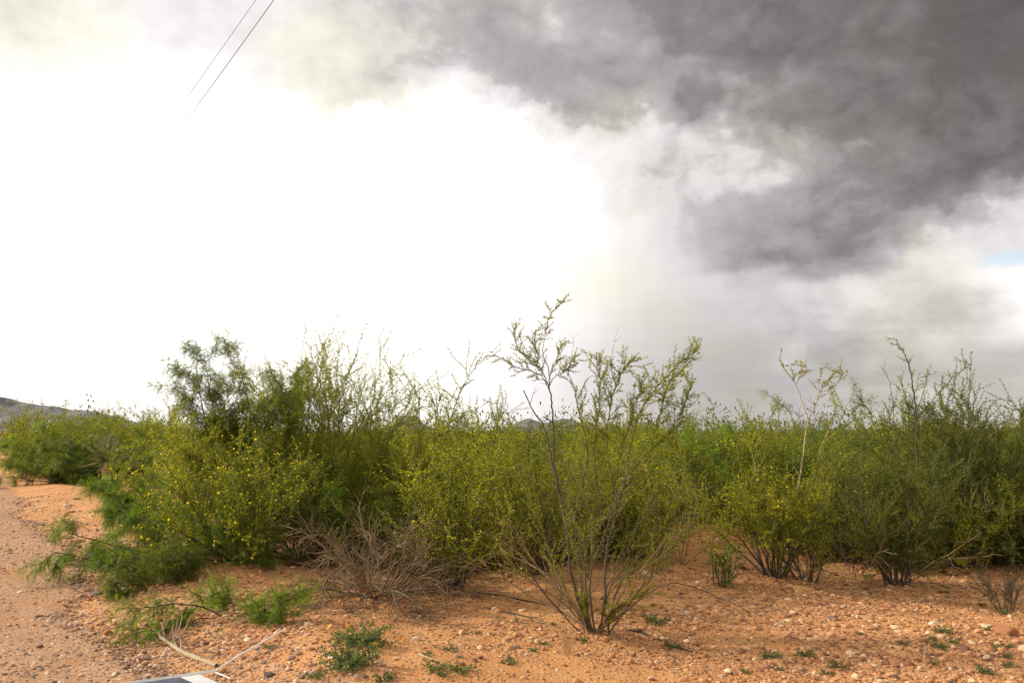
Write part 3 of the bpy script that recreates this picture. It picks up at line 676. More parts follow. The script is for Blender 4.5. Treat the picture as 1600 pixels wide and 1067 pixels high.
# two more tall sparse shrubs whose thin crowns stand against the storm sky
b = gbase(1225, 862)
P = authored(12, b, [
 ([(1226, 862, 0), (1238, 800, .1), (1250, 745, .1), (1256, 700, .1), (1262, 662, .1), (1272, 636, .1)], .016, .007, None, 3, (.15, .3)),
 ([(1263, 655, .1), (1254, 628, .1), (1245, 603, .12), (1230, 582, .12), (1219, 562, .12), (1221, 548, .12)], .008, .002, .55, 3, (.08, .16)),
 ([(1244, 602, .12), (1250, 586, .08), (1258, 574, .06)], .004, .0015, .2, 2, (.08, .16)),
 ([(1223, 572, .12), (1240, 570, .05), (1256, 572, .02)], .003, .0013, .0, 3, (.05, .12)),
 ([(1236, 596, .12), (1245, 585, .12), (1258, 580, .12)], .003, .0013, .0, 3, (.05, .12)),
 ([(1271, 638, .1), (1280, 618, .05), (1288, 600, .05), (1306, 582, 0)], .007, .002, .35, 7, (.1, .24)),
 ([(1284, 612, .05), (1300, 606, .15), (1314, 590, .2), (1310, 580, .2)], .004, .0015, .2, 6, (.1, .22)),
 ([(1276, 626, .1), (1280, 600, .15), (1286, 574, .2)], .004, .0013, .5, 3, (.08, .2)),
 ([(1228, 862, .05), (1262, 780, .2), (1280, 710, .3), (1300, 660, .35), (1310, 620, .4)], .010, .0025, .4, 10, (.2, .45)),
 ([(1222, 862, 0), (1200, 790, .2), (1180, 730, .3), (1172, 690, .35)], .010, .0025, .3, 10, (.2, .5)),
 ([(1228, 862, -.05), (1272, 800, -.1), (1300, 750, -.1), (1320, 710, -.1)], .010, .0025, .3, 10, (.2, .5)),
], leafgap=.013)
rt = build_plant(P, 'sparse_shrub', b, 0, 'pale', 'olive_backlit', 'simple', (.017, .027), .5, nbloom=20, bsize=(.02, .028))
tag(rt, 'thin shrub with pale bare trunk forking into two small tufts under the storm cloud', 'shrub')
b = gbase(1428, 880)
P = authored(13, b, [
 ([(1428, 880, 0), (1436, 820, 0), (1434, 760, 0), (1432, 700, 0), (1432, 655, 0), (1428, 618, 0), (1424, 590, 0), (1418, 562, 0), (1408, 545, 0), (1399, 530, 0)], .017, .002, .72, 7, (.1, .22)),
 ([(1432, 656, 0), (1446, 638, .05), (1462, 620, .1), (1478, 602, .1), (1490, 588, .1), (1509, 575, .1)], .007, .0018, .5, 7, (.08, .2)),
 ([(1428, 640, 0), (1416, 625, -.05), (1410, 605, -.05), (1408, 590, -.05)], .005, .0015, .4, 4, (.1, .2)),
 ([(1430, 650, 0), (1440, 620, .1), (1448, 596, .15), (1447, 586, .15)], .005, .0015, .5, 4, (.1, .2)),
 ([(1436, 800, 0), (1412, 740, .1), (1398, 680, .15), (1396, 630, .2), (1388, 590, .2), (1380, 575, .2)], .007, .0015, None, 9, (.15, .35)),
 ([(1434, 780, 0), (1462, 720, .1), (1478, 670, .15), (1480, 640, .15)], .008, .0018, .4, 9, (.2, .4)),
 ([(1434, 790, 0), (1410, 720, -.1), (1390, 680, -.15), (1376, 660, -.15)], .008, .0018, .4, 9, (.2, .4)),
 ([(1432, 720, 0), (1440, 690, .1), (1452, 664, .12)], .006, .0018, .3, 8, (.15, .3)),
], leafgap=.013)
rt = build_plant(P, 'sparse_shrub', b, 0, 'bark', 'olive_backlit', 'simple', (.015, .025), .5, nbloom=20, bsize=(.02, .028))
tag(rt, 'tall thin shrub with grey trunk and one long bare fork against storm sky', 'shrub')

def put(P_or_root, px, py, label, name='shrub', bark='bark', leafm='olive', rz=0.0, cat='shrub', group=None, base=None, **kw):
    bb = gbase(px, py) if base is None else base
    rt = build_plant(P_or_root, name, bb, rz, bark, leafm, **kw)
    return tag(rt, label, cat, group)

FG = 'shrubs along the front of the thicket'
put(creosote(21, 1.3, 1.35, 20, 11, 7, .015, .06, (.15, 1.3), (.3, .6)), 385, 878, 'wide low shrub covered in clusters of yellow flowers beside the road verge', 'flowering_shrub', leafm='olive', nbloom=800, bsize=(.020, .030), lsize=(.016, .026), group=FG)
put(mesquite(50, 1.15, 9, 10, 7, .024, (.2, 1.1), -.03), 468, 868, 'bright green feathery bush between the yellow flowered shrub and the dead brush', 'feathery_bush', bark='darkbark', leafm='green', mode='pinnate', lsize=(.08, .12), cat='bush', group=FG)
put(add_dry(creosote(22, 1.45, 1.0, 14, 11, 6, .016, .05, (.1, .7)), 5, 1.4), 706, 918, 'bushy olive shrub with a dark twiggy base just behind the pile of dead brush', 'shrub', bark='darkbark', leafm='olive', nbloom=60, group=FG, lsize=(.015, .025))
put(add_dry(creosote(23, 1.35, 1.1, 16, 10, 6, .016, .05, (.1, 1.15)), 6, 1.4), 838, 895, 'dense olive shrub directly behind the crooked stems of the tall sparse shrub', 'shrub', leafm='olive', nbloom=60, group=FG, lsize=(.015, .025))
put(add_dry(creosote(24, 1.05, 1.35, 20, 9, 7, .016, .25, (.2, 1.1), (.3, .5)), 4, 1.0), 1212, 898, 'rounded shrub with many dark stems fanning out under an olive yellow crown', 'shrub', bark='darkbark', leafm='olive', nbloom=110, bsize=(.018, .026), group=FG, lsize=(.015, .025))
put(add_dry(creosote(25, 1.2, 0.95, 17, 11, 7, .014, .05, (.1, .95)), 4, 1.1), 1402, 912, 'upright dark green shrub with leaves down to a narrow base on stony ground', 'shrub', leafm='olive_dark', nbloom=40, group=FG, lsize=(.015, .025))
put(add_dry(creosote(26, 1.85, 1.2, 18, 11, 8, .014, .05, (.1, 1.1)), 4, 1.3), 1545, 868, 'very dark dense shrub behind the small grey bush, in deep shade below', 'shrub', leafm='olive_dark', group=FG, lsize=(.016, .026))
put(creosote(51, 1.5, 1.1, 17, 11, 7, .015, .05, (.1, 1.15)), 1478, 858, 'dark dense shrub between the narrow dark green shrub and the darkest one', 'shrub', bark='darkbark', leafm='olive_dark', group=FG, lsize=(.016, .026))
put(mesquite(52, 1.5, 9, 10, 7, .026, (.15, 1.1)), 1310, 850, 'dark green feathery bush filling the gap right of the rounded fan shrub', 'feathery_bush', bark='darkbark', leafm='mesq', mode='pinnate', lsize=(.07, .11), cat='bush', group=FG)
put(creosote(53, 1.3, 1.0, 14, 10, 6, .016, .05, (.1, 1.1)), 925, 862, 'olive shrub seen through the middle of the tall sparse shrub', 'shrub', bark='darkbark', leafm='olive', nbloom=40, group=FG, lsize=(.015, .025))
put(mesquite(27, 1.75, 7, 9, 6, .032), 1640, 862, 'bright green leafy bush cut by the picture edge beside the dark dense shrub', 'shrub', leafm='green', mode='pinnate', lsize=(.07, .11), group=FG)
put(add_dry(creosote(28, 1.1, 1.2, 15, 10, 6, .016, .06, (.1, 1.15)), 4, 1.0), 1010, 872, 'low olive shrub behind the fanned twigs, next to the stony mound', 'shrub', leafm='olive', nbloom=40, group=FG, lsize=(.015, .025))
put(add_dry(creosote(29, 1.35, 1.0, 14, 10, 6, .016, .05, (.1, 1.0)), 5, 1.3), 585, 862, 'olive shrub rising directly behind the dome of dead brush', 'shrub', leafm='olive', nbloom=70, group=FG, lsize=(.016, .026))
put(mesquite(30, 1.0, 12, 10, 8, .022, (.5, 1.35), -.06), 268, 872, 'sprawling feathery bright green bush drooping onto the road verge under the yellow flowers', 'feathery_bush', bark='darkbark', leafm='green', mode='pinnate', lsize=(.08, .13), cat='bush', group=FG)
put(mesquite(31, 0.52, 10, 9, 7, .026, (.4, 1.1), -.05), 206, 800, 'feathery green bush in front of the yucca at the edge of the road', 'feathery_bush', bark='darkbark', leafm='green', mode='pinnate', lsize=(.09, .14), cat='bush', group=FG)
put(mesquite(32, 0.52, 8, 7, 5, .022, (.8, 1.4), -.08, sideL=(.25, .45), r0=.007), 368, 958, 'small feathery seedling lying over the orange berm near the dry root', 'feathery_seedling', bark='darkbark', leafm='green', mode='pinnate', lsize=(.06, .10), cat='seedling')
put(mesquite(33, 0.40, 8, 7, 5, .024, (.6, 1.3), -.05, r0=.006), 248, 915, 'low feathery seedling on the verge below the sprawling feathery bush', 'feathery_seedling', bark='darkbark', leafm='mesq', mode='pinnate', lsize=(.06, .10), cat='seedling')
put(creosote(34, .42, 1.0, 7, 5, 4, .018, .1, (.1, .6)), 1128, 915, 'small bright green sapling with a few yellow flowers at the foot of the stony mound', 'sapling', leafm='green', nbloom=12, bsize=(.02, .03), cat='sapling', lsize=(.016, .028))
put(bare(35, .42, 16, 6, 4, (.1, .75), .004, (.25, .5), .03), 1572, 955, 'small grey bush of fine dry twigs with faded tips, alone on the stony soil', 'dry_bush', bark='bark', leafm='grey', cat='bush', lsize=(.008, .014))
# taller plants behind, breaking the skyline
put(mesquite(36, 2.75, 9, 13, 8, .030, (.05, .5), .0, .3, (.2, .38), .028), 384, 850, 'tall dark feathery tree standing highest against the white glare', 'mesquite_tree', bark='darkbark', leafm='mesq', mode='pinnate', lsize=(.09, .14), cat='tree', leaflet=(.02, .34))
put(creosote(37, 2.65, .8, 9, 9, 6, .020, .3, (.05, .42)), 498, 862, 'tall airy yellow green shrub next to the dark feathery tree', 'tall_shrub', leafm='olive_backlit', nbloom=50, bsize=(.02, .03), lsize=(.018, .028))
put(creosote(38, 2.3, .8, 8, 9, 6, .020, .3, (.08, .45)), 572, 850, 'olive shrub with ragged open top beside the flat topped far hill', 'tall_shrub', leafm='olive_backlit', lsize=(.018, .028))
put(creosote(39, 2.62, .3, 3, 12, 3, .014, .3, (.02, .12), (.05, .11)), 655, 855, 'single thin leafy wand rising above the thicket beside the flat topped far hill', 'slender_shrub', leafm='olive_backlit', lsize=(.018, .028))
put(creosote(40, 2.3, .55, 5, 9, 4, .016, .3, (.04, .3), (.1, .2)), 762, 850, 'open thin topped shrub between the leafy wand and the tall sparse shrub', 'slender_shrub', leafm='olive_backlit', lsize=(.018, .028), nbloom=20)
put(mesquite(41, 2.2, 7, 10, 7, .034, (.1, .8)), 1300, 806, 'green leafy thicket bush behind the thin shrub with two tufts', 'tall_shrub', leafm='green', mode='pinnate', lsize=(.08, .13), bark='darkbark')
put(bare(42, 1.95, 8, 7, 4, (.08, .5)), 1395, 820, 'leafless bush with bare upright twigs showing beside the tall grey trunk', 'bare_bush', leafm='grey', cat='bush')
put(bare(43, 1.75, 7, 7, 4, (.1, .5), gap=.06), 1478, 815, 'half bare bush with a pale broken stem near the picture edge', 'bare_bush', bark='pale', leafm='grey', cat='bush')
put(creosote(44, 1.85, .7, 8, 8, 4, .022, .3, (.05, .45)), 1592, 805, 'tall thin shrub poking above the dark shrubs at the picture edge', 'tall_shrub', leafm='olive_dark', lsize=(.018, .028))
put(add_dry(creosote(45, 1.6, .9, 10, 9, 6, .02, .2, (.1, .7)), 5, 1.4), 1165, 815, 'olive shrub with a light wispy top beside the thin shrub with two tufts', 'tall_shrub', leafm='olive', lsize=(.017, .027), nbloom=40)
put(mesquite(46, 1.8, 8, 10, 7, .034, (.15, .9)), 1085, 812, 'rich green bush behind the spreading fan of the tall sparse shrub', 'tall_shrub', leafm='green', mode='pinnate', lsize=(.08, .13), bark='darkbark')
# low dark bushes along the road further off
put(mesquite(47, 1.35, 11, 10, 7, .034, (.2, 1.25)), 96, 754, 'low dark green bush nearest the gravel road, left of the yucca', 'verge_bush', leafm='mesq', mode='pinnate', lsize=(.11, .16), bark='darkbark', cat='bush', leaflet=(.024, .36))
put(mesquite(48, .8, 9, 9, 7, .036, (.3, 1.15)), 108, 755, 'dark bush crowding the yucca on its road side', 'verge_bush', leafm='mesq', mode='pinnate', lsize=(.11, .16), bark='darkbark', cat='bush', leaflet=(.024, .36))
put(mesquite(49, 2.3, 9, 11, 7, .040, (.1, .9)), 95, 737, 'bright green bush behind the dark verge bushes below the grey hill', 'verge_bush', leafm='green', mode='pinnate', lsize=(.12, .18), bark='darkbark', cat='bush', leaflet=(.028, .36))

put(mesquite(54, 2.0, 10, 10, 7, .042, (.1, .9)), 34, 716, 'olive green bush where the thicket meets the road beside the grey hill', 'verge_bush', leafm='mesq', mode='pinnate', lsize=(.12, .18), bark='darkbark', cat='bush', leaflet=(.028, .36))
put(creosote(55, 2.4, .9, 12, 9, 6, .026, .1, (.1, .8)), 160, 737, 'tall olive shrub standing right behind the yucca', 'tall_shrub', leafm='olive', lsize=(.024, .038))
put(creosote(56, 2.2, 1.0, 12, 9, 6, .024, .1, (.1, .9)), 232, 748, 'tall olive yellow shrub on the other side of the yucca from the road', 'tall_shrub', leafm='olive', nbloom=40, lsize=(.022, .034))
put(bare(57, 1.25, 7, 7, 4, (.15, .9), .006), 795, 905, 'leafless tan twiggy shrub between the bushy olive shrub and the tall sparse shrub', 'bare_bush', bark='dead', leafm='grey', cat='bush')
put(bare(58, 1.1, 7, 7, 4, (.2, 1.0), .006), 1062, 880, 'low leafless tan shrub beside the stony mound, right of the tall sparse shrub', 'bare_bush', bark='dead', leafm='grey', cat='bush')
put(bare(59, .85, 8, 7, 4, (.3, 1.2), .005), 1335, 900, 'low tangle of bare dark twigs between the rounded fan shrub and the narrow shrub', 'bare_bush', bark='bark', leafm='grey', cat='bush')
put(add_dry(creosote(60, .6, 1.1, 10, 7, 6, .016, .1, (.2, 1.2)), 3, .6), 1260, 905, 'knee high olive sprout under the right side of the rounded fan shrub', 'small_shrub', leafm='olive', lsize=(.013, .022))
put(add_dry(creosote(61, .55, 1.2, 10, 7, 6, .016, .1, (.2, 1.2)), 3, .6), 655, 905, 'knee high olive sprout between the dead brush and the bushy olive shrub', 'small_shrub', leafm='olive_dark', lsize=(.013, .022))
for i, (fx, fy, sd, sc_) in enumerate(((620, 885, 0, 1.0), (668, 880, 1, 1.15), (742, 892, 0, .9), (790, 880, 1, 1.1), (872, 880, 0, 1.2), (905, 872, 1, 1.1), (965, 870, 0, 1.0), (1290, 872, 0, 1.1), (1345, 878, 1, 1.1), (1450, 885, 0, 1.0), (1485, 878, 1, 1.2), (1530, 876, 0, 1.25), (1580, 880, 1, 1.2), (1625, 885, 0, 1.2), (545, 880, 1, 1.0), (500, 885, 0, .9))):
    if i < 2:
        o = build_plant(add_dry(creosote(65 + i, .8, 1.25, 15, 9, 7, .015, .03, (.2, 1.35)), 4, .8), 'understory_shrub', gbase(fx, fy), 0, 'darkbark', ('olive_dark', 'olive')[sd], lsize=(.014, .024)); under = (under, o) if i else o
    else: o = copy_tree(under[sd]); o.location = gbase(fx, fy)
    o.rotation_euler = (0, 0, i * 1.7); o.scale = (sc_, sc_, sc_ * .95)
    tag(o, ('low dark olive shrub leafy to the soil, filling in below the front row', 'low yellow olive shrub leafy to the soil, filling in below the front row')[sd], 'shrub', 'low shrubs filling in below the front row')
put(creosote(62, 1.9, .8, 9, 9, 6, .02, .25, (.05, .5)), 305, 846, 'tall yellow olive shrub on the road side of the dark feathery tree', 'tall_shrub', leafm='olive_backlit', lsize=(.017, .027), nbloom=40)
put(creosote(63, 2.4, .8, 9, 9, 6, .02, .25, (.05, .5)), 432, 846, 'tall yellow olive shrub crossing the middle of the dark feathery tree', 'tall_shrub', leafm='olive', lsize=(.017, .027), nbloom=40)
# yucca
def make_yucca(bb):
    rng = np.random.default_rng(61); root = empty('yucca', bb)
    wd = Wood(); tp = np.array([[0, 0, -.05], [.02, 0, .15], [.03, .01, .45], [.04, .01, .78]]); wd.add(smooth_poly(tp, 3), np.linspace(.13, .10, 10), 9)
    kids = [link('trunk', wd.mesh('trunk'), M['pale'], root)]
    def blades(n, lo, hi, L, w_, name, m_, z0):
        vs = []
        for _ in range(n):
            a = rng.uniform(0, 2 * math.pi); e = rng.uniform(lo, hi); l = L * rng.uniform(.75, 1.1)
            d = np.array([math.cos(a) * math.cos(e), math.sin(a) * math.cos(e), math.sin(e)]); sd = unit(np.cross(d, [0, 0, 1.0]) + 1e-3); up = np.cross(sd, d)
            p0 = np.array([.04, .01, z0]) + d * .05; sag = -.10 * l * math.cos(e)
            def pt(u): return p0 + d * l * u + np.array([0, 0, sag * u * u])
            for u0, u1 in ((0, .35), (.35, .7), (.7, 1.0)):
                wa, wb = w_ * (1 - u0 ** 2) + .001, w_ * (1 - u1 ** 2) + .001
                c0, c1 = pt(u0), pt(u1); vs += [c0 - sd * wa + up * wa * .5, c0, c1, c1 - sd * wb + up * wb * .5, c0, c0 + sd * wa + up * wa * .5, c1 + sd * wb + up * wb * .5, c1]
        v = np.array(vs); o = link(name, npmesh(name, v, np.arange(len(v)).reshape(-1, 4)), m_, root); o['kind'] = 'stuff'; kids.append(o)
    blades(210, -.25, 1.5, .85, .026, 'foliage', M['yucca'], .80)
    blades(60, -1.45, -.7, .42, .013, 'dead_leaves', M['straw'], .74)
    KIDS[root.name] = kids
    return tag(root, 'spiky grey green yucca rosette on a short trunk of dead pale leaves', 'yucca')
yb = gbase(163, 760); make_yucca(yb)

# dome of dead brush
b = gbase(588, 930)
rng = np.random.default_rng(71); root = empty('dead_brush', b)
for i in range(42):
    a = 2 * math.pi * (i + rng.uniform(-.4, .4)) / 42; ln = rng.uniform(.35, 1.4)
    d = np.array([math.cos(a) * math.sin(ln) * 1.5, math.sin(a) * math.sin(ln), math.cos(ln)])
    wd = Wood(); L = rng.uniform(.78, 1.15); p1_ = walk(rng, np.array([math.cos(a) * .08, math.sin(a) * .08, .0]), d, L * .5, 6, .14, -.02); pts = np.vstack([p1_, walk(rng, p1_[-1], p1_[-1] - p1_[-2], L * .5, 7, .18, -.16)[1:]])
    pts[:, 2] = np.maximum(pts[:, 2], .012 + height(pts[:, 0] + b[0], pts[:, 1] + b[1]) - b[2])
    wd.add(pts, np.linspace(.0105, .003, len(pts)) * rng.uniform(.7, 1.3), 5)
    for _ in range(15):
        t_ = rng.uniform(.15, .98); p_, d_ = at_t(pts, t_); br = walk(rng, p_, off_dir(rng, d_, rng.uniform(.35, 1.0)), rng.uniform(.14, .42) * (1.2 - .6 * t_), 6, .16, -.03)
        br[:, 2] = np.maximum(br[:, 2], .008 + height(br[:, 0] + b[0], br[:, 1] + b[1]) - b[2])
        wd.add(br, np.linspace(.0046, .0018, len(br)), 4)
        for _ in range(3):
            p2, d2 = at_t(br, rng.uniform(.3, 1)); tw = walk(rng, p2, off_dir(rng, d2, rng.uniform(.3, .9)), rng.uniform(.06, .18), 3, .15, -.02)
            tw[:, 2] = np.maximum(tw[:, 2], .006 + height(tw[:, 0] + b[0], tw[:, 1] + b[1]) - b[2])
            wd.add(tw, np.linspace(.0019, .0009, len(tw)), 3)
    link('branch', wd.mesh('branch'), M['dead'], root)
tag(root, 'dome of dead leafless brush with tangled tan branches on the orange soil', 'dead brush')

# ------------------------------------------------------------------ the thicket behind
class Proto:
    def __init__(s, fn, name, bark, leafm, label, **kw): s.fn = fn; s.name = name; s.a = (bark, leafm); s.label = label; s.kw = kw; s.root = None
    def place(s, loc, rz, scale, group):
        if s.root is None: s.root = o = build_plant(s.fn(), s.name, loc, rz, *s.a, **s.kw)
        else: o = copy_tree(s.root)
        o.location = loc; o.rotation_euler = (0, 0, rz); o.scale = scale
        return tag(o, s.label, 'shrub', group)
ol = dict(lsize=(.018, .030), ratio=.52)
pn = dict(mode='pinnate', lsize=(.09, .14), leaflet=(.024, .36), pairs=6)
TG = 'shrubs of the thicket behind the front row'
L_ol = 'olive yellow shrub with small leaves, one of the tangled thicket behind the front row'
L_dk = 'dark olive shrub, one of the darker leaved ones in the thicket behind the front row'
L_gr = 'green feathery leaved shrub, one of those scattered through the thicket'
L_ms = 'dull dark feathery shrub, one of those scattered through the thicket'
L_br = 'nearly leafless twiggy grey shrub, one of those scattered through the thicket'
L_fl = 'yellow flowering olive shrub, one of those scattered through the thicket'
PR = [
 (Proto(lambda: add_dry(creosote(101, 1.5, 1.1, 14, 9, 6, .020, .05, (.1, 1.15)), 5, 1.4), 'thicket_shrub', 'bark', 'olive', L_ol, **ol), 4),
 (Proto(lambda: add_dry(creosote(102, 1.6, .9, 10, 9, 6, .020, .15, (.08, .7)), 4, 1.4), 'thicket_shrub', 'darkbark', 'olive', L_ol, **ol), 4),
 (Proto(lambda: creosote(103, 1.45, 1.2, 14, 8, 6, .021, .06, (.1, 1.15)), 'thicket_shrub', 'bark', 'olive', L_fl, nbloom=160, bsize=(.020, .028), **ol), 2),
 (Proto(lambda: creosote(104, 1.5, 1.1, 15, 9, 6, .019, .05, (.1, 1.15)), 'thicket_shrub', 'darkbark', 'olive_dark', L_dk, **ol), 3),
 (Proto(lambda: mesquite(105, 1.5, 7, 9, 6, .040, (.15, .95)), 'thicket_shrub', 'darkbark', 'green', L_gr, **pn), 2),
 (Proto(lambda: mesquite(106, 1.6, 7, 9, 6, .042, (.15, .85)), 'thicket_shrub', 'darkbark', 'mesq', L_ms, **pn), 2),
 (Proto(lambda: bare(107, 1.6, 9, 8, 4, (.1, .65), gap=.05), 'thicket_shrub', 'bark', 'grey', L_br, lsize=(.014, .022)), 1),
]
wts = np.array([w_ for _, w_ in PR], float); wts /= wts.sum()
rng = np.random.default_rng(88)
taken = [h[:2] for h in HEROES]
NTH = 0
cands = []
for _ in range(14000):
    y_ = 8.6 + 28 * rng.random() ** 1.3; x_ = rng.uniform(-.82, .82) * y_ + rng.uniform(-1, 1)
    cands.append((x_, y_))
for x_, y_ in sorted(cands, key=lambda c: c[1]):
    n_ = road_n(x_, y_)
    if n_ < (3.3 if y_ < 19 else 2.3) + .4 * math.sin(y_): continue
    if y_ < 10.3 + .5 * math.sin(x_ * 1.7): continue
    if x_ > 4.3 and y_ < 11.8: continue
    if (x_ - 2.5) ** 2 + (y_ - 10.7) ** 2 < 1.25 ** 2: continue
    if abs(x_ - yb[0] * y_ / yb[1]) < 2.3 and y_ < yb[1] + 2.2: continue
    if y_ > 26 and x_ > -.3 * y_: continue
    rr = .80 + .016 * y_
    if any((x_ - q[0]) ** 2 + (y_ - q[1]) ** 2 < rr * rr for q in taken): continue
    taken.append(np.array([x_, y_]))
    pr = PR[rng.choice(len(PR), p=wts)][0]
    s_ = rng.choice([.72, .86, .96, 1.04, 1.14, 1.3], p=[.14, .2, .26, .2, .14, .06]) * rng.uniform(.94, 1.06) * (1.28 if x_ < -.42 * y_ and y_ > 15 else 1.0)
    pr.place((x_, y_, float(height(x_, y_))), rng.uniform(0, 6.28), (s_ * rng.uniform(.95, 1.2), s_ * rng.uniform(.95, 1.2), s_ * rng.uniform(.85, 1.08)), TG)
    NTH += 1
print('thicket', NTH)

# far scrub that reads as one mass
rng = np.random.default_rng(90)
cv = []
n_far = 2600
yy = 28 + 420 * rng.random(n_far) ** 2.2; xx = rng.uniform(-.95, .95, n_far) * yy
ok = (road_n(xx, yy) > 2.2) | (road_n(xx, yy) < -8)
for x_, y_ in zip(xx[ok], yy[ok]):
    hh = rng.uniform(1.25, 2.0) + (rng.random() < .34) * rng.uniform(.3, 1.3); ww = rng.uniform(.8, 1.4); k = int(np.clip(5200 / y_, 40, 170)); sz = .05 + .0016 * y_
    q = rng.normal(size=(k, 3)); q = unit(q) * (rng.random((k, 1)) ** .45); c = q * np.array([ww, ww, hh * .55]) + np.array([0, 0, hh * .5])
    c[:, :2] *= (.55 + .6 * np.clip(c[:, 2:3] / hh, 0, 1)); c += np.array([x_, y_, float(height(x_, y_))])
    up = unit(rng.normal(0, .6, (k, 3)) + np.array([0, 0, 1.0])); sd = unit(np.cross(up, rng.normal(size=(k, 3)))); l = sz * rng.uniform(.7, 1.8, (k, 1))
    cv.append(np.stack([c - up * l * .5, c + sd * l * .22, c + up * l * .6, c - sd * l * .22], 1).reshape(-1, 3))
v = np.concatenate(cv)
m_far = leaf_mat('far_scrub_leaf', [(0.0, (.045, .052, .010)), (.5, (.095, .095, .014)), (1.0, (.18, .165, .028))]); M['far'] = m_far
tag(link('distant_scrub', npmesh('distant_scrub', v, np.arange(len(v)).reshape(-1, 4)), m_far), 'mass of olive scrub running out to the far hills', kind='stuff')
# ------------------------------------------------------------------ stones, gravel, litter
def icos(sub):
    import bmesh
    bm = bmesh.new(); bmesh.ops.create_icosphere(bm, subdivisions=sub, radius=1.0)
    v = np.array([x.co[:] for x in bm.verts]); f = np.array([[q.index for q in p.verts] for p in bm.faces]); bm.free(); return v, f
IC = {k: icos(k) for k in (1, 2, 4)}
def gravel(name, n, seed, mtl, dens, sizes, ylo, yhi, on_road):
    rng = np.random.default_rng(seed)
    y = ylo * (yhi / ylo) ** rng.random(n * 3); x = rng.uniform(-.80, .80, n * 3) * (y + .6)
    nn = road_n(x, y); s_ = x * RT[0] + y * RT[1]; e = edge_wob(s_)
    keep = (rng.random(n * 3) < dens(x, y, nn - e))
    x, y, s_, e, nn = [q[keep][:n] for q in (x, y, s_, e, nn)]; n = len(x)
    sz = np.exp(rng.normal(math.log(sizes[0]), sizes[1], n)).clip(.004, sizes[2]) * (0.75 + .035 * y)
    z = height(x, y) + (0.0 if not on_road else -.002)
    vs = []; fs = []; off = 0
    for sub, sel in ((1, sz < .017), (2, sz >= .017)):
        V, F = IC[sub]; k = int(sel.sum())
        if not k: continue
        r = 1 + rng.normal(0, .22 if sub == 1 else .13, (k, len(V), 1))
        if sub == 2:                       # facets: flatten against a few random planes
            for _ in range(7):
                pn_ = unit(rng.normal(size=(k, 1, 3))); dd = (V[None] * pn_).sum(-1, keepdims=True); r = np.where(dd * r > .58, .58 / np.maximum(dd, .2), r)
        q = V[None] * r * (sz[sel][:, None, None] * .5) * np.stack([rng.uniform(.8, 1.35, k), rng.uniform(.7, 1.1, k), rng.uniform(.4, .75, k)], -1)[:, None]
        a = rng.uniform(0, 6.283, k); ca, sa = np.cos(a)[:, None], np.sin(a)[:, None]; tl = rng.normal(0, .25, k)[:, None]
        q = np.stack([q[..., 0] * ca - q[..., 1] * sa, q[..., 0] * sa + q[..., 1] * ca, q[..., 2] + q[..., 0] * tl], -1)
        q += np.stack([x[sel], y[sel], z[sel] + sz[sel] * rng.uniform(-.10, .12, k)], -1)[:, None]
        vs.append(q.reshape(-1, 3)); fs.append((F[None] + (np.arange(k) * len(V))[:, None, None] + off).reshape(-1, 3)); off += k * len(V)
    return tag(link(name, npmesh(name, np.concatenate(vs), np.concatenate(fs)), mtl), kind='stuff')
def d_soil(x, y, n):
    rocky = .28 + .72 * sm(x + .35 * vnoise(x * 1.3, y * 1.3) * 3, .5, 1.6) + .35 * sm(-x, .9, 1.8)
    return np.clip(rocky * (.35 + 1.3 * sm(fbm(x * 1.1 + 30, y * 1.1, 3), -.25, .35)), 0, 1) * np.clip(.25 + (n + .4) / .6, .12, 1) * (n > -3)
gravel('gravel', 95000, 301, M['gravel'], d_soil, (.0138, .70, .082), 4.1, 12, False)['label'] = 'tan and orange pebbles strewn over the soil'
def d_road(x, y, n):
    return np.clip(.35 + 1.2 * sm(fbm(x * .9 + 11, y * .9, 3), -.3, .3), 0, 1) * np.clip(1 - (n - .1) / .8, 0, 1) * (n > -5.5)
gravel('road_gravel', 90000, 302, M['roadgravel'], d_road, (.0165, .55, .065), 3.9, 20, True)['label'] = 'grey and pink gravel loose on the road'

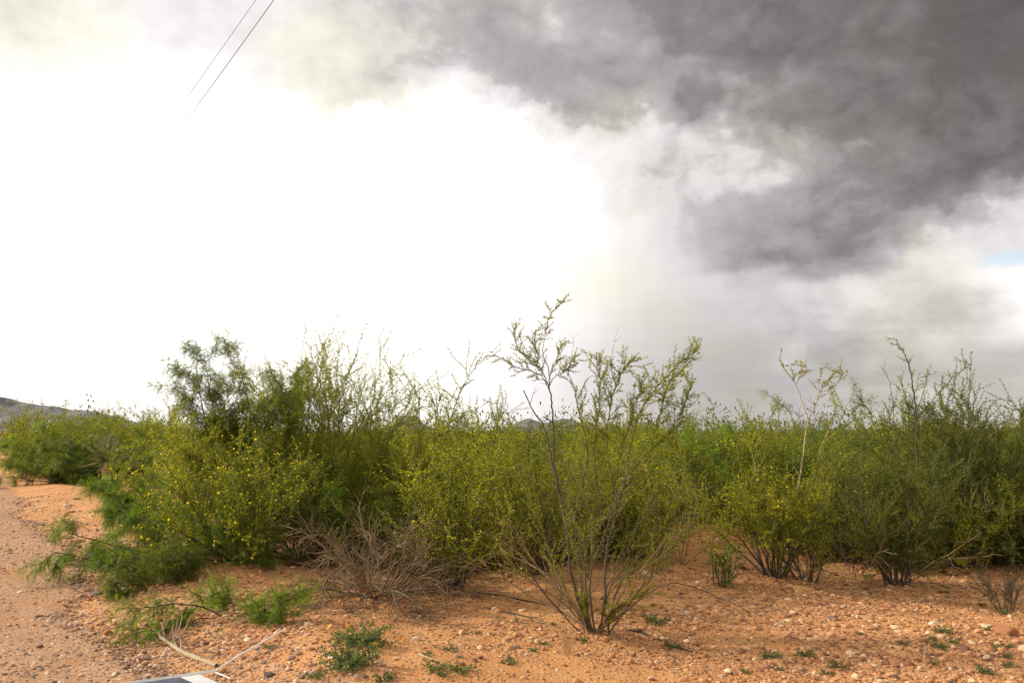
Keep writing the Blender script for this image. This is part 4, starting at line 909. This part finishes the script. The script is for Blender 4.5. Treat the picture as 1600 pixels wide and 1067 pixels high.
STONES = {}
def stone_mesh(kind, var):
    if (kind, var) in STONES: return STONES[(kind, var)]
    rng = np.random.default_rng(400 + var); V, F = IC[4]
    r = np.ones((len(V), 1))
    for _ in range(16):
        p_ = unit(rng.normal(size=3)); cut = rng.uniform(.52, .86); dd = (V @ p_)[:, None]; r = np.minimum(r, np.where(dd > .01, cut / np.maximum(dd, .01), 9))
    r = r * (1 + .05 * fbm(V[:, :1] * 3 + 7 * var, V[:, 1:2] * 3 + V[:, 2:3] * 2, 4))
    me = npmesh('stone', V * r * (1 + .04 * fbm(V[:, 2:3] * 9 + var, V[:, :1] * 9 + V[:, 1:2] * 7, 3)), F, False); me.materials.append(M[kind]); STONES[(kind, var)] = me
    return me
SG = 'loose stones on the soil'
SL = [  # px, py, width px, flatness, kind, label
 (1570, 990, 36, .55, 'st_red', 'big orange brown rock below the small grey bush'),
 (1540, 978, 24, .3, 'st_pale', 'long flat pale stone just above the big orange brown rock'),
 (1460, 976, 20, .5, 'st_pale', 'pale cream stone above the row of low green weeds'),
 (1390, 947, 18, .7, 'st_red', 'rounded salmon coloured stone below the narrow dark green shrub'),
 (1355, 967, 26, .35, 'st_tan', 'long flat tan stone in the gravelly patch below the narrow dark green shrub'),
 (1398, 981, 16, .5, 'st_pale', 'small cream stone below the long flat tan stone'),
 (1217, 977, 17, .55, 'st_pale', 'wider of two pale stones lying side by side in the gravel'),
 (1232, 971, 15, .55, 'st_pale', 'smaller and further of two pale stones lying side by side in the gravel'),
 (1298, 994, 17, .7, 'st_tan', 'tan block shaped stone, the taller of a touching pair'),
 (1284, 1001, 15, .5, 'st_tan', 'tan flat stone, the lower of a touching pair'),
 (1302, 967, 20, .4, 'st_dark', 'brown flat stone in the gravel between the pale pair and the salmon stone'),
 (1400, 1036, 28, .35, 'st_red', 'reddish flat rock half sunk in the soil among small weeds'),
 (1456, 1023, 24, .3, 'st_red', 'dull red slab flush with the gravel among the low weeds'),
 (1348, 1052, 15, .6, 'st_tan', 'tan stone near the picture edge below the reddish flat rock'),
 (1542, 1028, 14, .6, 'st_pale', 'bright pale stone between the weeds below the big orange brown rock'),
 (1252, 1049, 14, .5, 'st_dark', 'grey stone on bare sand between two tiny weeds'),
 (1345, 943, 10, .5, 'st_pale', 'small white stone at the shadow edge below the rounded fan shrub'),
 (1248, 954, 8, .8, 'st_pale', 'tiny white pebble shining in the shade below the rounded fan shrub'),
 (650, 1000, 15, .65, 'st_pale', 'almost white rounded stone right of the orange flowered weed'),
 (568, 983, 13, .6, 'st_pale', 'pale stone tucked behind the orange flowered weed'),
 (520, 1028, 18, .55, 'st_pale', 'yellowish angular stone in front of the orange flowered weed'),
 (466, 1022, 13, .6, 'st_tan', 'tan stone between the fallen sign and the orange flowered weed'),
 (440, 1012, 11, .5, 'st_tan', 'flat tan stone beyond the tip of the upper sign stake'),
 (420, 965, 13, .6, 'st_tan', 'pinkish stone on the berm crest beside the feathery seedling'),
 (405, 970, 10, .6, 'st_red', 'reddish stone touching the feathery seedling on the berm'),
 (438, 983, 10, .75, 'st_dark', 'round grey pebble on the berm between seedling and flowered weed'),
 (478, 981, 9, .5, 'st_tan', 'little tan stone just left of the first orange flower'),
 (388, 1000, 14, .45, 'st_pale', 'pale flat stone under the tips of the feathery seedling'),
 (420, 1056, 20, .5, 'st_dark', 'dark grey rock lying inside the corner of the fallen sign stakes'),
 (362, 905, 12, .6, 'st_pale', 'pale stone in the shade of the wide yellow flowered shrub'),
 (808, 1013, 14, .5, 'st_dark', 'grey stone on smooth sand left of the dry grass tuft'),
 (782, 1008, 13, .35, 'st_dark', 'flat brown stone on smooth sand halfway to the grey stone'),
 (830, 997, 10, .5, 'st_pale', 'small pale stone on the smooth sand left of the lone tree like shrub'),
 (105, 792, 13, .6, 'st_pale', 'whitish rock on the road verge below the yucca'),
 (112, 800, 14, .35, 'st_tan', 'flat tan rock just below the whitish verge rock'),
 (126, 838, 11, .5, 'st_pale', 'pale stone beside the road level with the feathery bush tips'),
 (106, 841, 18, .25, 'st_pale', 'long thin pale stone slab beside the road'),
 (33, 742, 7, .6, 'st_pale', 'small white rock at the far road edge below the dark verge bush'),
 (166, 970, 12, .5, 'st_tan', 'light stone alone on the grey gravel of the road'),
 (204, 930, 11, .5, 'st_pale', 'pale stone on the gravel where the road meets the orange verge'),
 (150, 928, 18, .35, 'st_dark', 'brown flat rock on the gravel road below the verge weeds'),
 (268, 938, 18, .3, 'st_tan', 'flat tan slab on the verge between the two feathery seedlings'),
]
rng = np.random.default_rng(77)
for i, (px, py, wpx, fl, kind, label) in enumerate(SL):
    p_ = ground_at(px, py); wd_ = wpx / FPX * p_[1]
    o = bpy.data.objects.new('stone', stone_mesh(kind, i % 4)); C.objects.link(o)
    o.location = (p_[0], p_[1], p_[2] + wd_ * .5 * fl * .18); o.scale = (wd_ * .54, wd_ * .42, wd_ * .54 * fl); o.rotation_euler = (rng.normal(0, .12), rng.normal(0, .12), rng.uniform(-.7, .7))
    tag(o, label, 'stone', SG)

# dry litter: broken twigs under and in front of the shrubs
rng = np.random.default_rng(500); wd = Wood()
spots = [(h, .55) for h in HEROES[:28] for _ in range(16)] + [(HEROES[0], .9)] * 60 + [(ground_at(590, 935), 1.0)] * 240 + [(ground_at(690, 965), .5)] * 120 + [(ground_at(1220, 925), .7)] * 120 + [(ground_at(1380, 930), .6)] * 60
for h, rad_ in spots:
    x_, y_ = h[0] + rng.normal(0, rad_), h[1] + rng.normal(0, rad_ * .8) - .1
    if y_ < 4.3: continue
    L = rng.uniform(.03, .20); a = rng.uniform(0, 6.28); pts = walk(rng, (x_, y_, 0), (math.cos(a), math.sin(a), 0), L, 4, .2)
    pts[:, 2] = height(pts[:, 0], pts[:, 1]) + .004 + rng.random() * .008; wd.add(pts, np.full(len(pts), rng.uniform(.0009, .0026)), 3)
tag(link('twig_litter', wd.mesh('twig_litter'), M['dead']), 'thin dry twigs littering the soil under the shrubs', kind='stuff')

rng = np.random.default_rng(505); hb = np.array([h for h in HEROES[:34]])
k = 42000; h_ = hb[rng.integers(0, len(hb), k)]; a_ = rng.uniform(0, 6.283, k); r_ = np.abs(rng.normal(0, .55, k)); x_ = h_[:, 0] + r_ * np.cos(a_); y_ = h_[:, 1] + r_ * np.sin(a_); c_ = np.stack([x_, y_, height(x_, y_) + .003 + .004 * rng.random(k)], 1)
d_ = unit(np.stack([np.cos(a_ * 7), np.sin(a_ * 7), rng.normal(0, .25, k)], 1)); e_ = np.cross(d_, unit(rng.normal(0, .3, (k, 3)) + [0, 0, 1.0])); l_ = rng.uniform(.008, .024, (k, 1))
v = np.stack([c_ - d_ * l_ * .5, c_ + e_ * l_ * .25, c_ + d_ * l_ * .5, c_ - e_ * l_ * .25], 1).reshape(-1, 3)
tag(link('leaf_litter', npmesh('leaf_litter', v, np.arange(len(v)).reshape(-1, 4)), M['litter']), 'brown dropped leaves lying under the shrubs', kind='stuff')
# fallen sticks, and dark strips standing in for shadows and roots on the sand
def stick(px_pts, r0, r1, m_, label, name='stick_or_shadow', lift=.5, cat='stick'):
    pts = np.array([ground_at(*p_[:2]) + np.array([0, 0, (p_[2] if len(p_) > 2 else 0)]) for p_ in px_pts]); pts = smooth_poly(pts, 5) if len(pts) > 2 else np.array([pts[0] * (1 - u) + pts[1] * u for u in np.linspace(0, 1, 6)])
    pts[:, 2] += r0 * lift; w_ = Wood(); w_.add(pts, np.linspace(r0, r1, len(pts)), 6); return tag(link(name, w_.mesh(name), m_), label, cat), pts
stick([(639, 960), (690, 964), (732, 968)], .007, .004, M['pale'], 'long whitish stick at the front edge of the dead brush')
stick([(655, 1023), (668, 1028), (684, 1034)], .009, .006, M['pale'], 'short pale stick lying in front of the almost white stone')
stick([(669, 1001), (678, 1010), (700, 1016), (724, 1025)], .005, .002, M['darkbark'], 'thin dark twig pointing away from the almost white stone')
stick([(738, 928), (775, 930), (815, 938), (852, 945)], .012, .004, M['darkbark'], 'dark strip for shadow and roots on the sand between dead brush and lone shrub')  # dark tube modelled where the bush shadow and roots lie
stick([(757, 950), (790, 957), (830, 965), (850, 971)], .010, .003, M['darkbark'], 'second dark strip for shadow and roots on the sand, nearer than the first')  # second line of shadow and roots, also laid as a dark tube
stick([(985, 985), (1010, 992), (1030, 1000), (1052, 1010), (1095, 1022)], .011, .004, M['darkbark'], 'dark crooked strip for branch and shadow running over the sand from the lone shrub')  # the shrub's shadow and a branch, merged into one dark tube
stick([(1016, 996), (1030, 998), (1046, 1007)], .007, .005, M['pale'], 'short bleached stick beside the dark crooked strip')
stick([(670, 1053), (720, 1040, .05), (760, 1060)], .003, .0015, M['dead'], 'wire thin brown twig arching over the sand by the picture edge')

# dry root clump by the road
b = ground_at(262, 1005); root = empty('dry_root', b)
def local(px_pts): return np.array([ground_at(p_[0], p_[1]) + np.array([0, 0, p_[2]]) for p_ in px_pts]) - b
w_ = Wood(); pts = smooth_poly(local([(244, 990, .03), (252, 1002, .03), (267, 1011, .02), (285, 1022, .015), (308, 1031, .012), (338, 1042, .01)]), 6)
w_.add(pts, np.linspace(.011, .020, len(pts)) * np.where(np.arange(len(pts)) > len(pts) * .8, .75, 1), 8); link('root', w_.mesh('root'), M['pale'], root)
rng = np.random.default_rng(66)
for a_, c_ in (((248, 992), (257, 1000, .16)), ((256, 1000), (262, 1002, .17)), ((262, 1004), (268, 1003, .16)), ((268, 1008), (276, 1004, .19)), ((270, 1010), (283, 1002, .20)), ((276, 1014), (268, 1000, .10)), ((282, 1018), (272, 1004, .06)), ((258, 1002), (250, 996, .12)), ((266, 1008), (296, 998, .17))):
    p0 = local([(a_[0], a_[1], .02)])[0]; p1 = local([c_])[0]; pm = (p0 + p1) / 2 + rng.normal(0, .02, 3)
    w_ = Wood(); q = smooth_poly([p0, pm, p1], 5); w_.add(q, np.linspace(.006, .0035, len(q)), 5); link('rootlet', w_.mesh('rootlet'), M['pale'], root)
w_ = Wood()
for _ in range(70):
    p0 = local([(rng.uniform(246, 292), rng.uniform(988, 1012), .01)])[0]; q = walk(rng, p0, rng.normal(size=3) + [0, 0, .4], rng.uniform(.05, .12), 4, .3); q[:, 2] = np.maximum(q[:, 2], .004); w_.add(q, np.full(len(q), .0015), 3)
o = link('fine_fibre', w_.mesh('fine_fibre'), M['darkbark'], root)
tag(root, 'curved pale dry root with upright broken rootlets lying on the road verge', 'root')

# ------------------------------------------------------------------ low weeds
def weed_mesh(seed, rad, n, l, flat=.5):
    rng = np.random.default_rng(seed); lv = Leaves(); w_ = Wood()
    for i in range(n):
        a = rng.uniform(0, 6.28); e = rng.uniform(.05, flat); q = walk(rng, (0, 0, .0), (math.cos(a) * math.cos(e), math.sin(a) * math.cos(e), math.sin(e) + .25), rad * rng.uniform(.6, 1.1), 5, .16, -.09)
        q[:, 2] = np.maximum(q[:, 2], .006); lv.along(rng, q, l * .42, .1, 2)
    v, f = lv.simple(rng, (l * .7, l * 1.25), .55, 1.0); v[:, 2] = np.maximum(v[:, 2], .003)
    return npmesh('weed', v, f)
WM = [weed_mesh(601, .10, 16, .020), weed_mesh(602, .08, 14, .018, .9), weed_mesh(603, .12, 14, .022), weed_mesh(604, .07, 12, .020, 1.1)]
for me in WM: me.materials.append(M['weed'])
WG = 'small green weeds dotted over the soil'
WL = [  # px, py, scale, label
 (1475, 988, 1.1, 'flat weed below the pale cream stone, first of the close set green patches'),
 (1490, 1005, 1.15, 'widest flat weed in the cluster left of the big orange brown rock'),
 (1470, 1013, 1.0, 'flat weed just above the dull red slab'),
 (1456, 999, .8, 'small weed at the left side of the cluster by the dull red slab'),
 (1311, 1041, 1.1, 'round tuft of weed alone on the gravel left of the reddish flat rock'),
 (1290, 1053, .8, 'small weed near the picture edge below the round tuft'),
 (1258, 1024, 1.1, 'leafy weed beyond the grey stone on bare sand'),
 (1345, 992, .6, 'tiny weed right of the tan block shaped stone'),
 (1213, 1046, .7, 'tiny weed on the left of the grey stone on bare sand'),
 (1165, 1051, .7, 'little weed at the foot of the fallen flowering sprig'),
 (1412, 1007, .7, 'weed in the gravel between the small cream stone and the reddish flat rock'),
 (1380, 1030, .7, 'weed touching the left end of the reddish flat rock'),
 (1543, 984, .9, 'weed tucked against the left side of the big orange brown rock'),
 (1572, 1011, .9, 'weed directly in front of the big orange brown rock'),
 (1555, 1012, .7, 'small weed left of the one in front of the big orange brown rock'),
 (1574, 1042, 1.0, 'broad weed near the bottom corner of the picture'),
 (1541, 1050, 1.0, 'weed below the bright pale stone near the picture edge'),
 (1572, 1027, .8, 'weed between the big rock and the broad corner weed'),
 (1572, 960, .9, 'green weed at the foot of the small grey bush'),
 (1535, 946, .9, 'weed on the sandy rise left of the small grey bush'),
 (1475, 926, .9, 'weed at the edge of the shade right of the narrow dark green shrub'),
 (1459, 1039, .7, 'small weed below the dull red slab'),
 (1200, 1027, 1.1, 'sprawling weed beside the fallen flowering sprig'),
 (460, 962, 1.4, 'dark leafy weed on the berm just left of the dead brush'),
 (490, 1058, .9, 'weed touching the lower white sign stake'),
 (667, 1024, .8, 'weed behind the short pale stick'),
 (676, 1046, 1.1, 'leafy weed right of the low spreading weed mat'),
 (692, 1056, 1.1, 'fuller weed close to the wire thin twig'),
 (720, 1048, 1.2, 'wide loose weed on the sand right of the fuller weed'),
 (600, 1066, 1.3, 'weed cut by the bottom edge of the picture'),
 (792, 1036, .8, 'weed alone on the sand below the grey stone'),
 (832, 1017, .8, 'weed on the sand between grey stone and dry grass tuft'),
 (704, 1016, .9, 'weed on the sand at the end of the thin dark twig'),
 (746, 990, .5, 'single leaved weed on the smooth sand in front of the dead brush'),
 (850, 1006, .6, 'upright little weed left of the dry grass tuft'),
 (865, 976, .7, 'weed just left of the base of the lone shrub'),
 (1025, 972, 1.5, 'tall leafy weed right of the base of the lone shrub'),
 (912, 1002, .9, 'weed at the foot of the lone shrub'),
 (1050, 1012, 1.0, 'weed beside the dark crooked strip'),
 (808, 970, .6, 'tiny weed in front of the second dark strip'),
 (420, 1012, .7, 'thin grassy weed above the tip of the upper sign stake'),
 (150, 850, 1.6, 'mat of weed on the verge next to the long thin pale slab'),
 (150, 888, 1.9, 'wide green mat of weed on the verge left of the feathery seedlings'),
 (205, 886, 1.5, 'weed on the verge closest to the sprawling feathery bush'),
 (120, 780, 1.4, 'weed beside the whitish verge rock below the yucca'),
 (8, 722, 2.6, 'low green weed out on the gravel road by the picture edge'),
 (178, 838, 1.4, 'weed on the verge in front of the feathery bush by the road'),
]
rng = np.random.default_rng(610)
for i, (px, py, s_, label) in enumerate(WL):
    p_ = ground_at(px, py); o = bpy.data.objects.new('weed', WM[i % 4]); C.objects.link(o); o.location = p_; o.rotation_euler = (0, 0, rng.uniform(0, 6.28)); s_ *= .82; o.scale = (s_, s_, s_ * rng.uniform(.7, 1.0))
    tag(o, label, 'weed', WG)
# the orange flowered weed and the mat in front of it
def flower_weed(px, py, rad, n, label, flowers, name):
    b = ground_at(px, py); root = empty(name, b); me = weed_mesh(700 + n, rad, n, .024, .6); v = np.empty(len(me.vertices) * 3); me.vertices.foreach_get('co', v); v = v.reshape(-1, 3)
    v[:, 1] *= .75; v[:, 2] += height(v[:, 0] + b[0], v[:, 1] + b[1]) - b[2]; me.vertices.foreach_set('co', v.ravel()); link('foliage', me, M['weed'], root)
    rng = np.random.default_rng(n)
    for fx, fy, hh in flowers:
        p_ = ground_at(fx, fy) - b
        w_ = Wood(); w_.add(np.array([p_, p_ + [0, 0, hh * .5], p_ + [.004, 0, hh]]), np.full(3, .0014), 4); st_ = link('flower_stalk', w_.mesh('flower_stalk'), M['weed'], root)
        vv, ff = blossoms(rng, (p_ + [.004, 0, hh])[None], (.04, .05)); link('flower', npmesh('flower', vv, ff), M['poppy'], st_)
    tag(root, label, 'weed')
flower_weed(562, 1004, .26, 60, 'leafy green weed patch bearing a few orange flowers on the orange soil', [(514, 992, .06), (541, 993, .07), (601, 1000, .06), (502, 1010, .05), (626, 1012, .06), (585, 1016, .04)], 'flowering_weed')
flower_weed(545, 1042, .24, 46, 'low spreading weed mat between the orange flowered weed and the picture edge', [], 'weed_mat')
# tuft of dry grass, fallen sprig
b = ground_at(888, 1022); rng = np.random.default_rng(640); root = empty('dry_grass', b); vs = []
for _ in range(34):
    a = rng.uniform(0, 6.28); ln = rng.uniform(.05, .45); d = np.array([math.cos(a) * math.sin(ln), math.sin(a) * math.sin(ln), math.cos(ln)]); q = walk(rng, rng.normal(0, .02, 3) * [1, 1, 0], d, rng.uniform(.12, .30), 5, .08, -.02); sd = np.array([.0016, 0, 0])
    for j in range(5): vs += [q[j] - sd, q[j] + sd, q[j + 1] + sd * .8, q[j + 1] - sd * .8]
link('foliage', npmesh('foliage', np.array(vs), np.arange(len(vs)).reshape(-1, 4)), M['straw'], root); tag(root, 'tuft of dry straw coloured grass in front of the lone crooked shrub', 'grass tuft')
b = ground_at(1215, 940)
P = authored(81, b, [([(1215, 935, 0), (1200, 950, -.2), (1185, 965, -.4), (1168, 978, -.55), (1140, 988, -.65), (1085, 1005, -.85)], .004, .0015, .1, 9, (.06, .14))], leafgap=.012)
for wd in P.stems:
    for a_ in wd.v: a_[:, 2] = np.maximum(a_[:, 2], height(a_[:, 0] + b[0], a_[:, 1] + b[1]) - b[2] + .004)
tag(build_plant(P, 'fallen_sprig', b, 0, 'bark', 'olive', lsize=(.012, .02), nbloom=6, bsize=(.02, .026)), 'long leafy sprig trailing over the gravel from the rounded fan shrub', 'sprig')

# ------------------------------------------------------------------ the fallen sign
def plain(name, col, rough=.45, metal=0.0, dirt=.3):
    m_, t, p, out = mat(name); tcx = t.new('ShaderNodeTexCoord'); nz = t.noise(tcx.outputs['Object'], 14, 7, .65)
    t.l.new(t.mix(t.m('MULTIPLY', t.sstep(nz, .45, .75), dirt), col, (.42, .27, .16)), p.inputs['Base Color']); p.inputs['Roughness'].default_value = rough; p.inputs['Metallic'].default_value = metal; return m_
M['whitepaint'] = plain('white_painted_metal', (.82, .80, .76)); M['panelwhite'] = plain('white_sign_face', (.78, .78, .77), .35, dirt=.2); M['navy'] = plain('navy_sign_print', (.055, .05, .13), .35, dirt=.25)
A = ground_at(336, 1052); B = ground_at(196, 1080); D = ground_at(415, 1070)
d1 = B - A; d1[2] = 0; d1 = unit(d1); d2 = D - A; d2[2] = 0; d2 = unit(d2); up = np.array([0, 0, 1.0])
root = empty('fallen_sign', A + up * .012)
def slab(name, o_, u, v_, w_, lu, lv_, lw, m_, par):
    c = np.array([o_ + u * a * lu + v_ * b_ * lv_ + w_ * c_ * lw for a in (0, 1) for b_ in (0, 1) for c_ in (0, 1)])
    me = npmesh(name, c, np.array([[0, 1, 3, 2], [4, 6, 7, 5], [0, 4, 5, 1], [2, 3, 7, 6], [0, 2, 6, 4], [1, 5, 7, 3]]))
    ob = link(name, me, m_, par); bv = ob.modifiers.new('edge', 'BEVEL'); bv.width = .0012; bv.segments = 2; return ob
LW, LH, T = .80, .62, .013
slab('frame_bar', np.zeros(3), d1, d2, up, LW, T, .004, M['whitepaint'], root); slab('frame_bar', d2 * .0, d1, up, d2, LW, .016, .003, M['whitepaint'], root)
slab('frame_bar', d2 * T, d2, d1, up, LH - T, T, .004, M['whitepaint'], root)
slab('frame_bar', d2 * LH, d1, d2, up, LW, T, .004, M['whitepaint'], root)
slab('frame_bar', d1 * (LW - T) + d2 * T, d2, d1, up, LH - T, T, .004, M['whitepaint'], root)
pan = slab('panel', d1 * .105 + d2 * T - up * .004, d1, d2, up, LW - .105 - T, LH - T, .006, M['panelwhite'], root)
slab('printed_band', d1 * .225 + d2 * (T + .004) + up * .0022, d1, d2, up, .50, LH - .03, .0012, M['navy'], pan)
st_d = ground_at(409, 1018) - A; st_d = unit(st_d + up * .05)
w_ = Wood(); w_.add(np.array([up * .004, st_d * .2 + up * .012, st_d * .42 + up * .004, st_d * .60]), np.array([.007, .006, .0055, .004]), 6); link('stake', w_.mesh('stake'), M['whitepaint'], root)
e1 = unit(ground_at(494, 1052) - A - d2 * LH); e1[2] = .09; e1 = unit(e1); e2 = np.cross(up, e1)
slab('stake', d2 * (LH + .003) + up * .006, e1, e2, up, .33, .020, .006, M['whitepaint'], root)
slab('stake_step', d2 * (LH + .003) + e1 * .15 - e2 * .03 + up * .020, e2, e1, up, .075, .022, .006, M['whitepaint'], root)
tag(root, 'fallen white framed sign with a navy and white panel lying at the picture edge', 'sign')

# ------------------------------------------------------------------ overhead wires
for (p0, p1, h_, label) in (((400, 0), (300, 138), 9.3, 'thinner upper overhead wire slanting through the white sky'), ((428, 0), (305, 166), 8.5, 'darker lower overhead wire slanting through the white sky')):
    def hit(p_): r_ = ray(*p_); return CAMP + r_ * (h_ / r_[2])
    q0, q1 = hit(p0), hit(p1); d = unit(q1 - q0); us = np.linspace(-26, 95, 60); q = q0 + d * us[:, None]; q[:, 2] += .9 * (((us - 30) / 60) ** 2 - .25)
    w_ = Wood(); w_.add(q, np.full(len(q), .0085 if h_ < 9 else .006), 6); tag(link('overhead_wire', w_.mesh('overhead_wire'), M['wire']), label, 'wire', 'overhead wires')
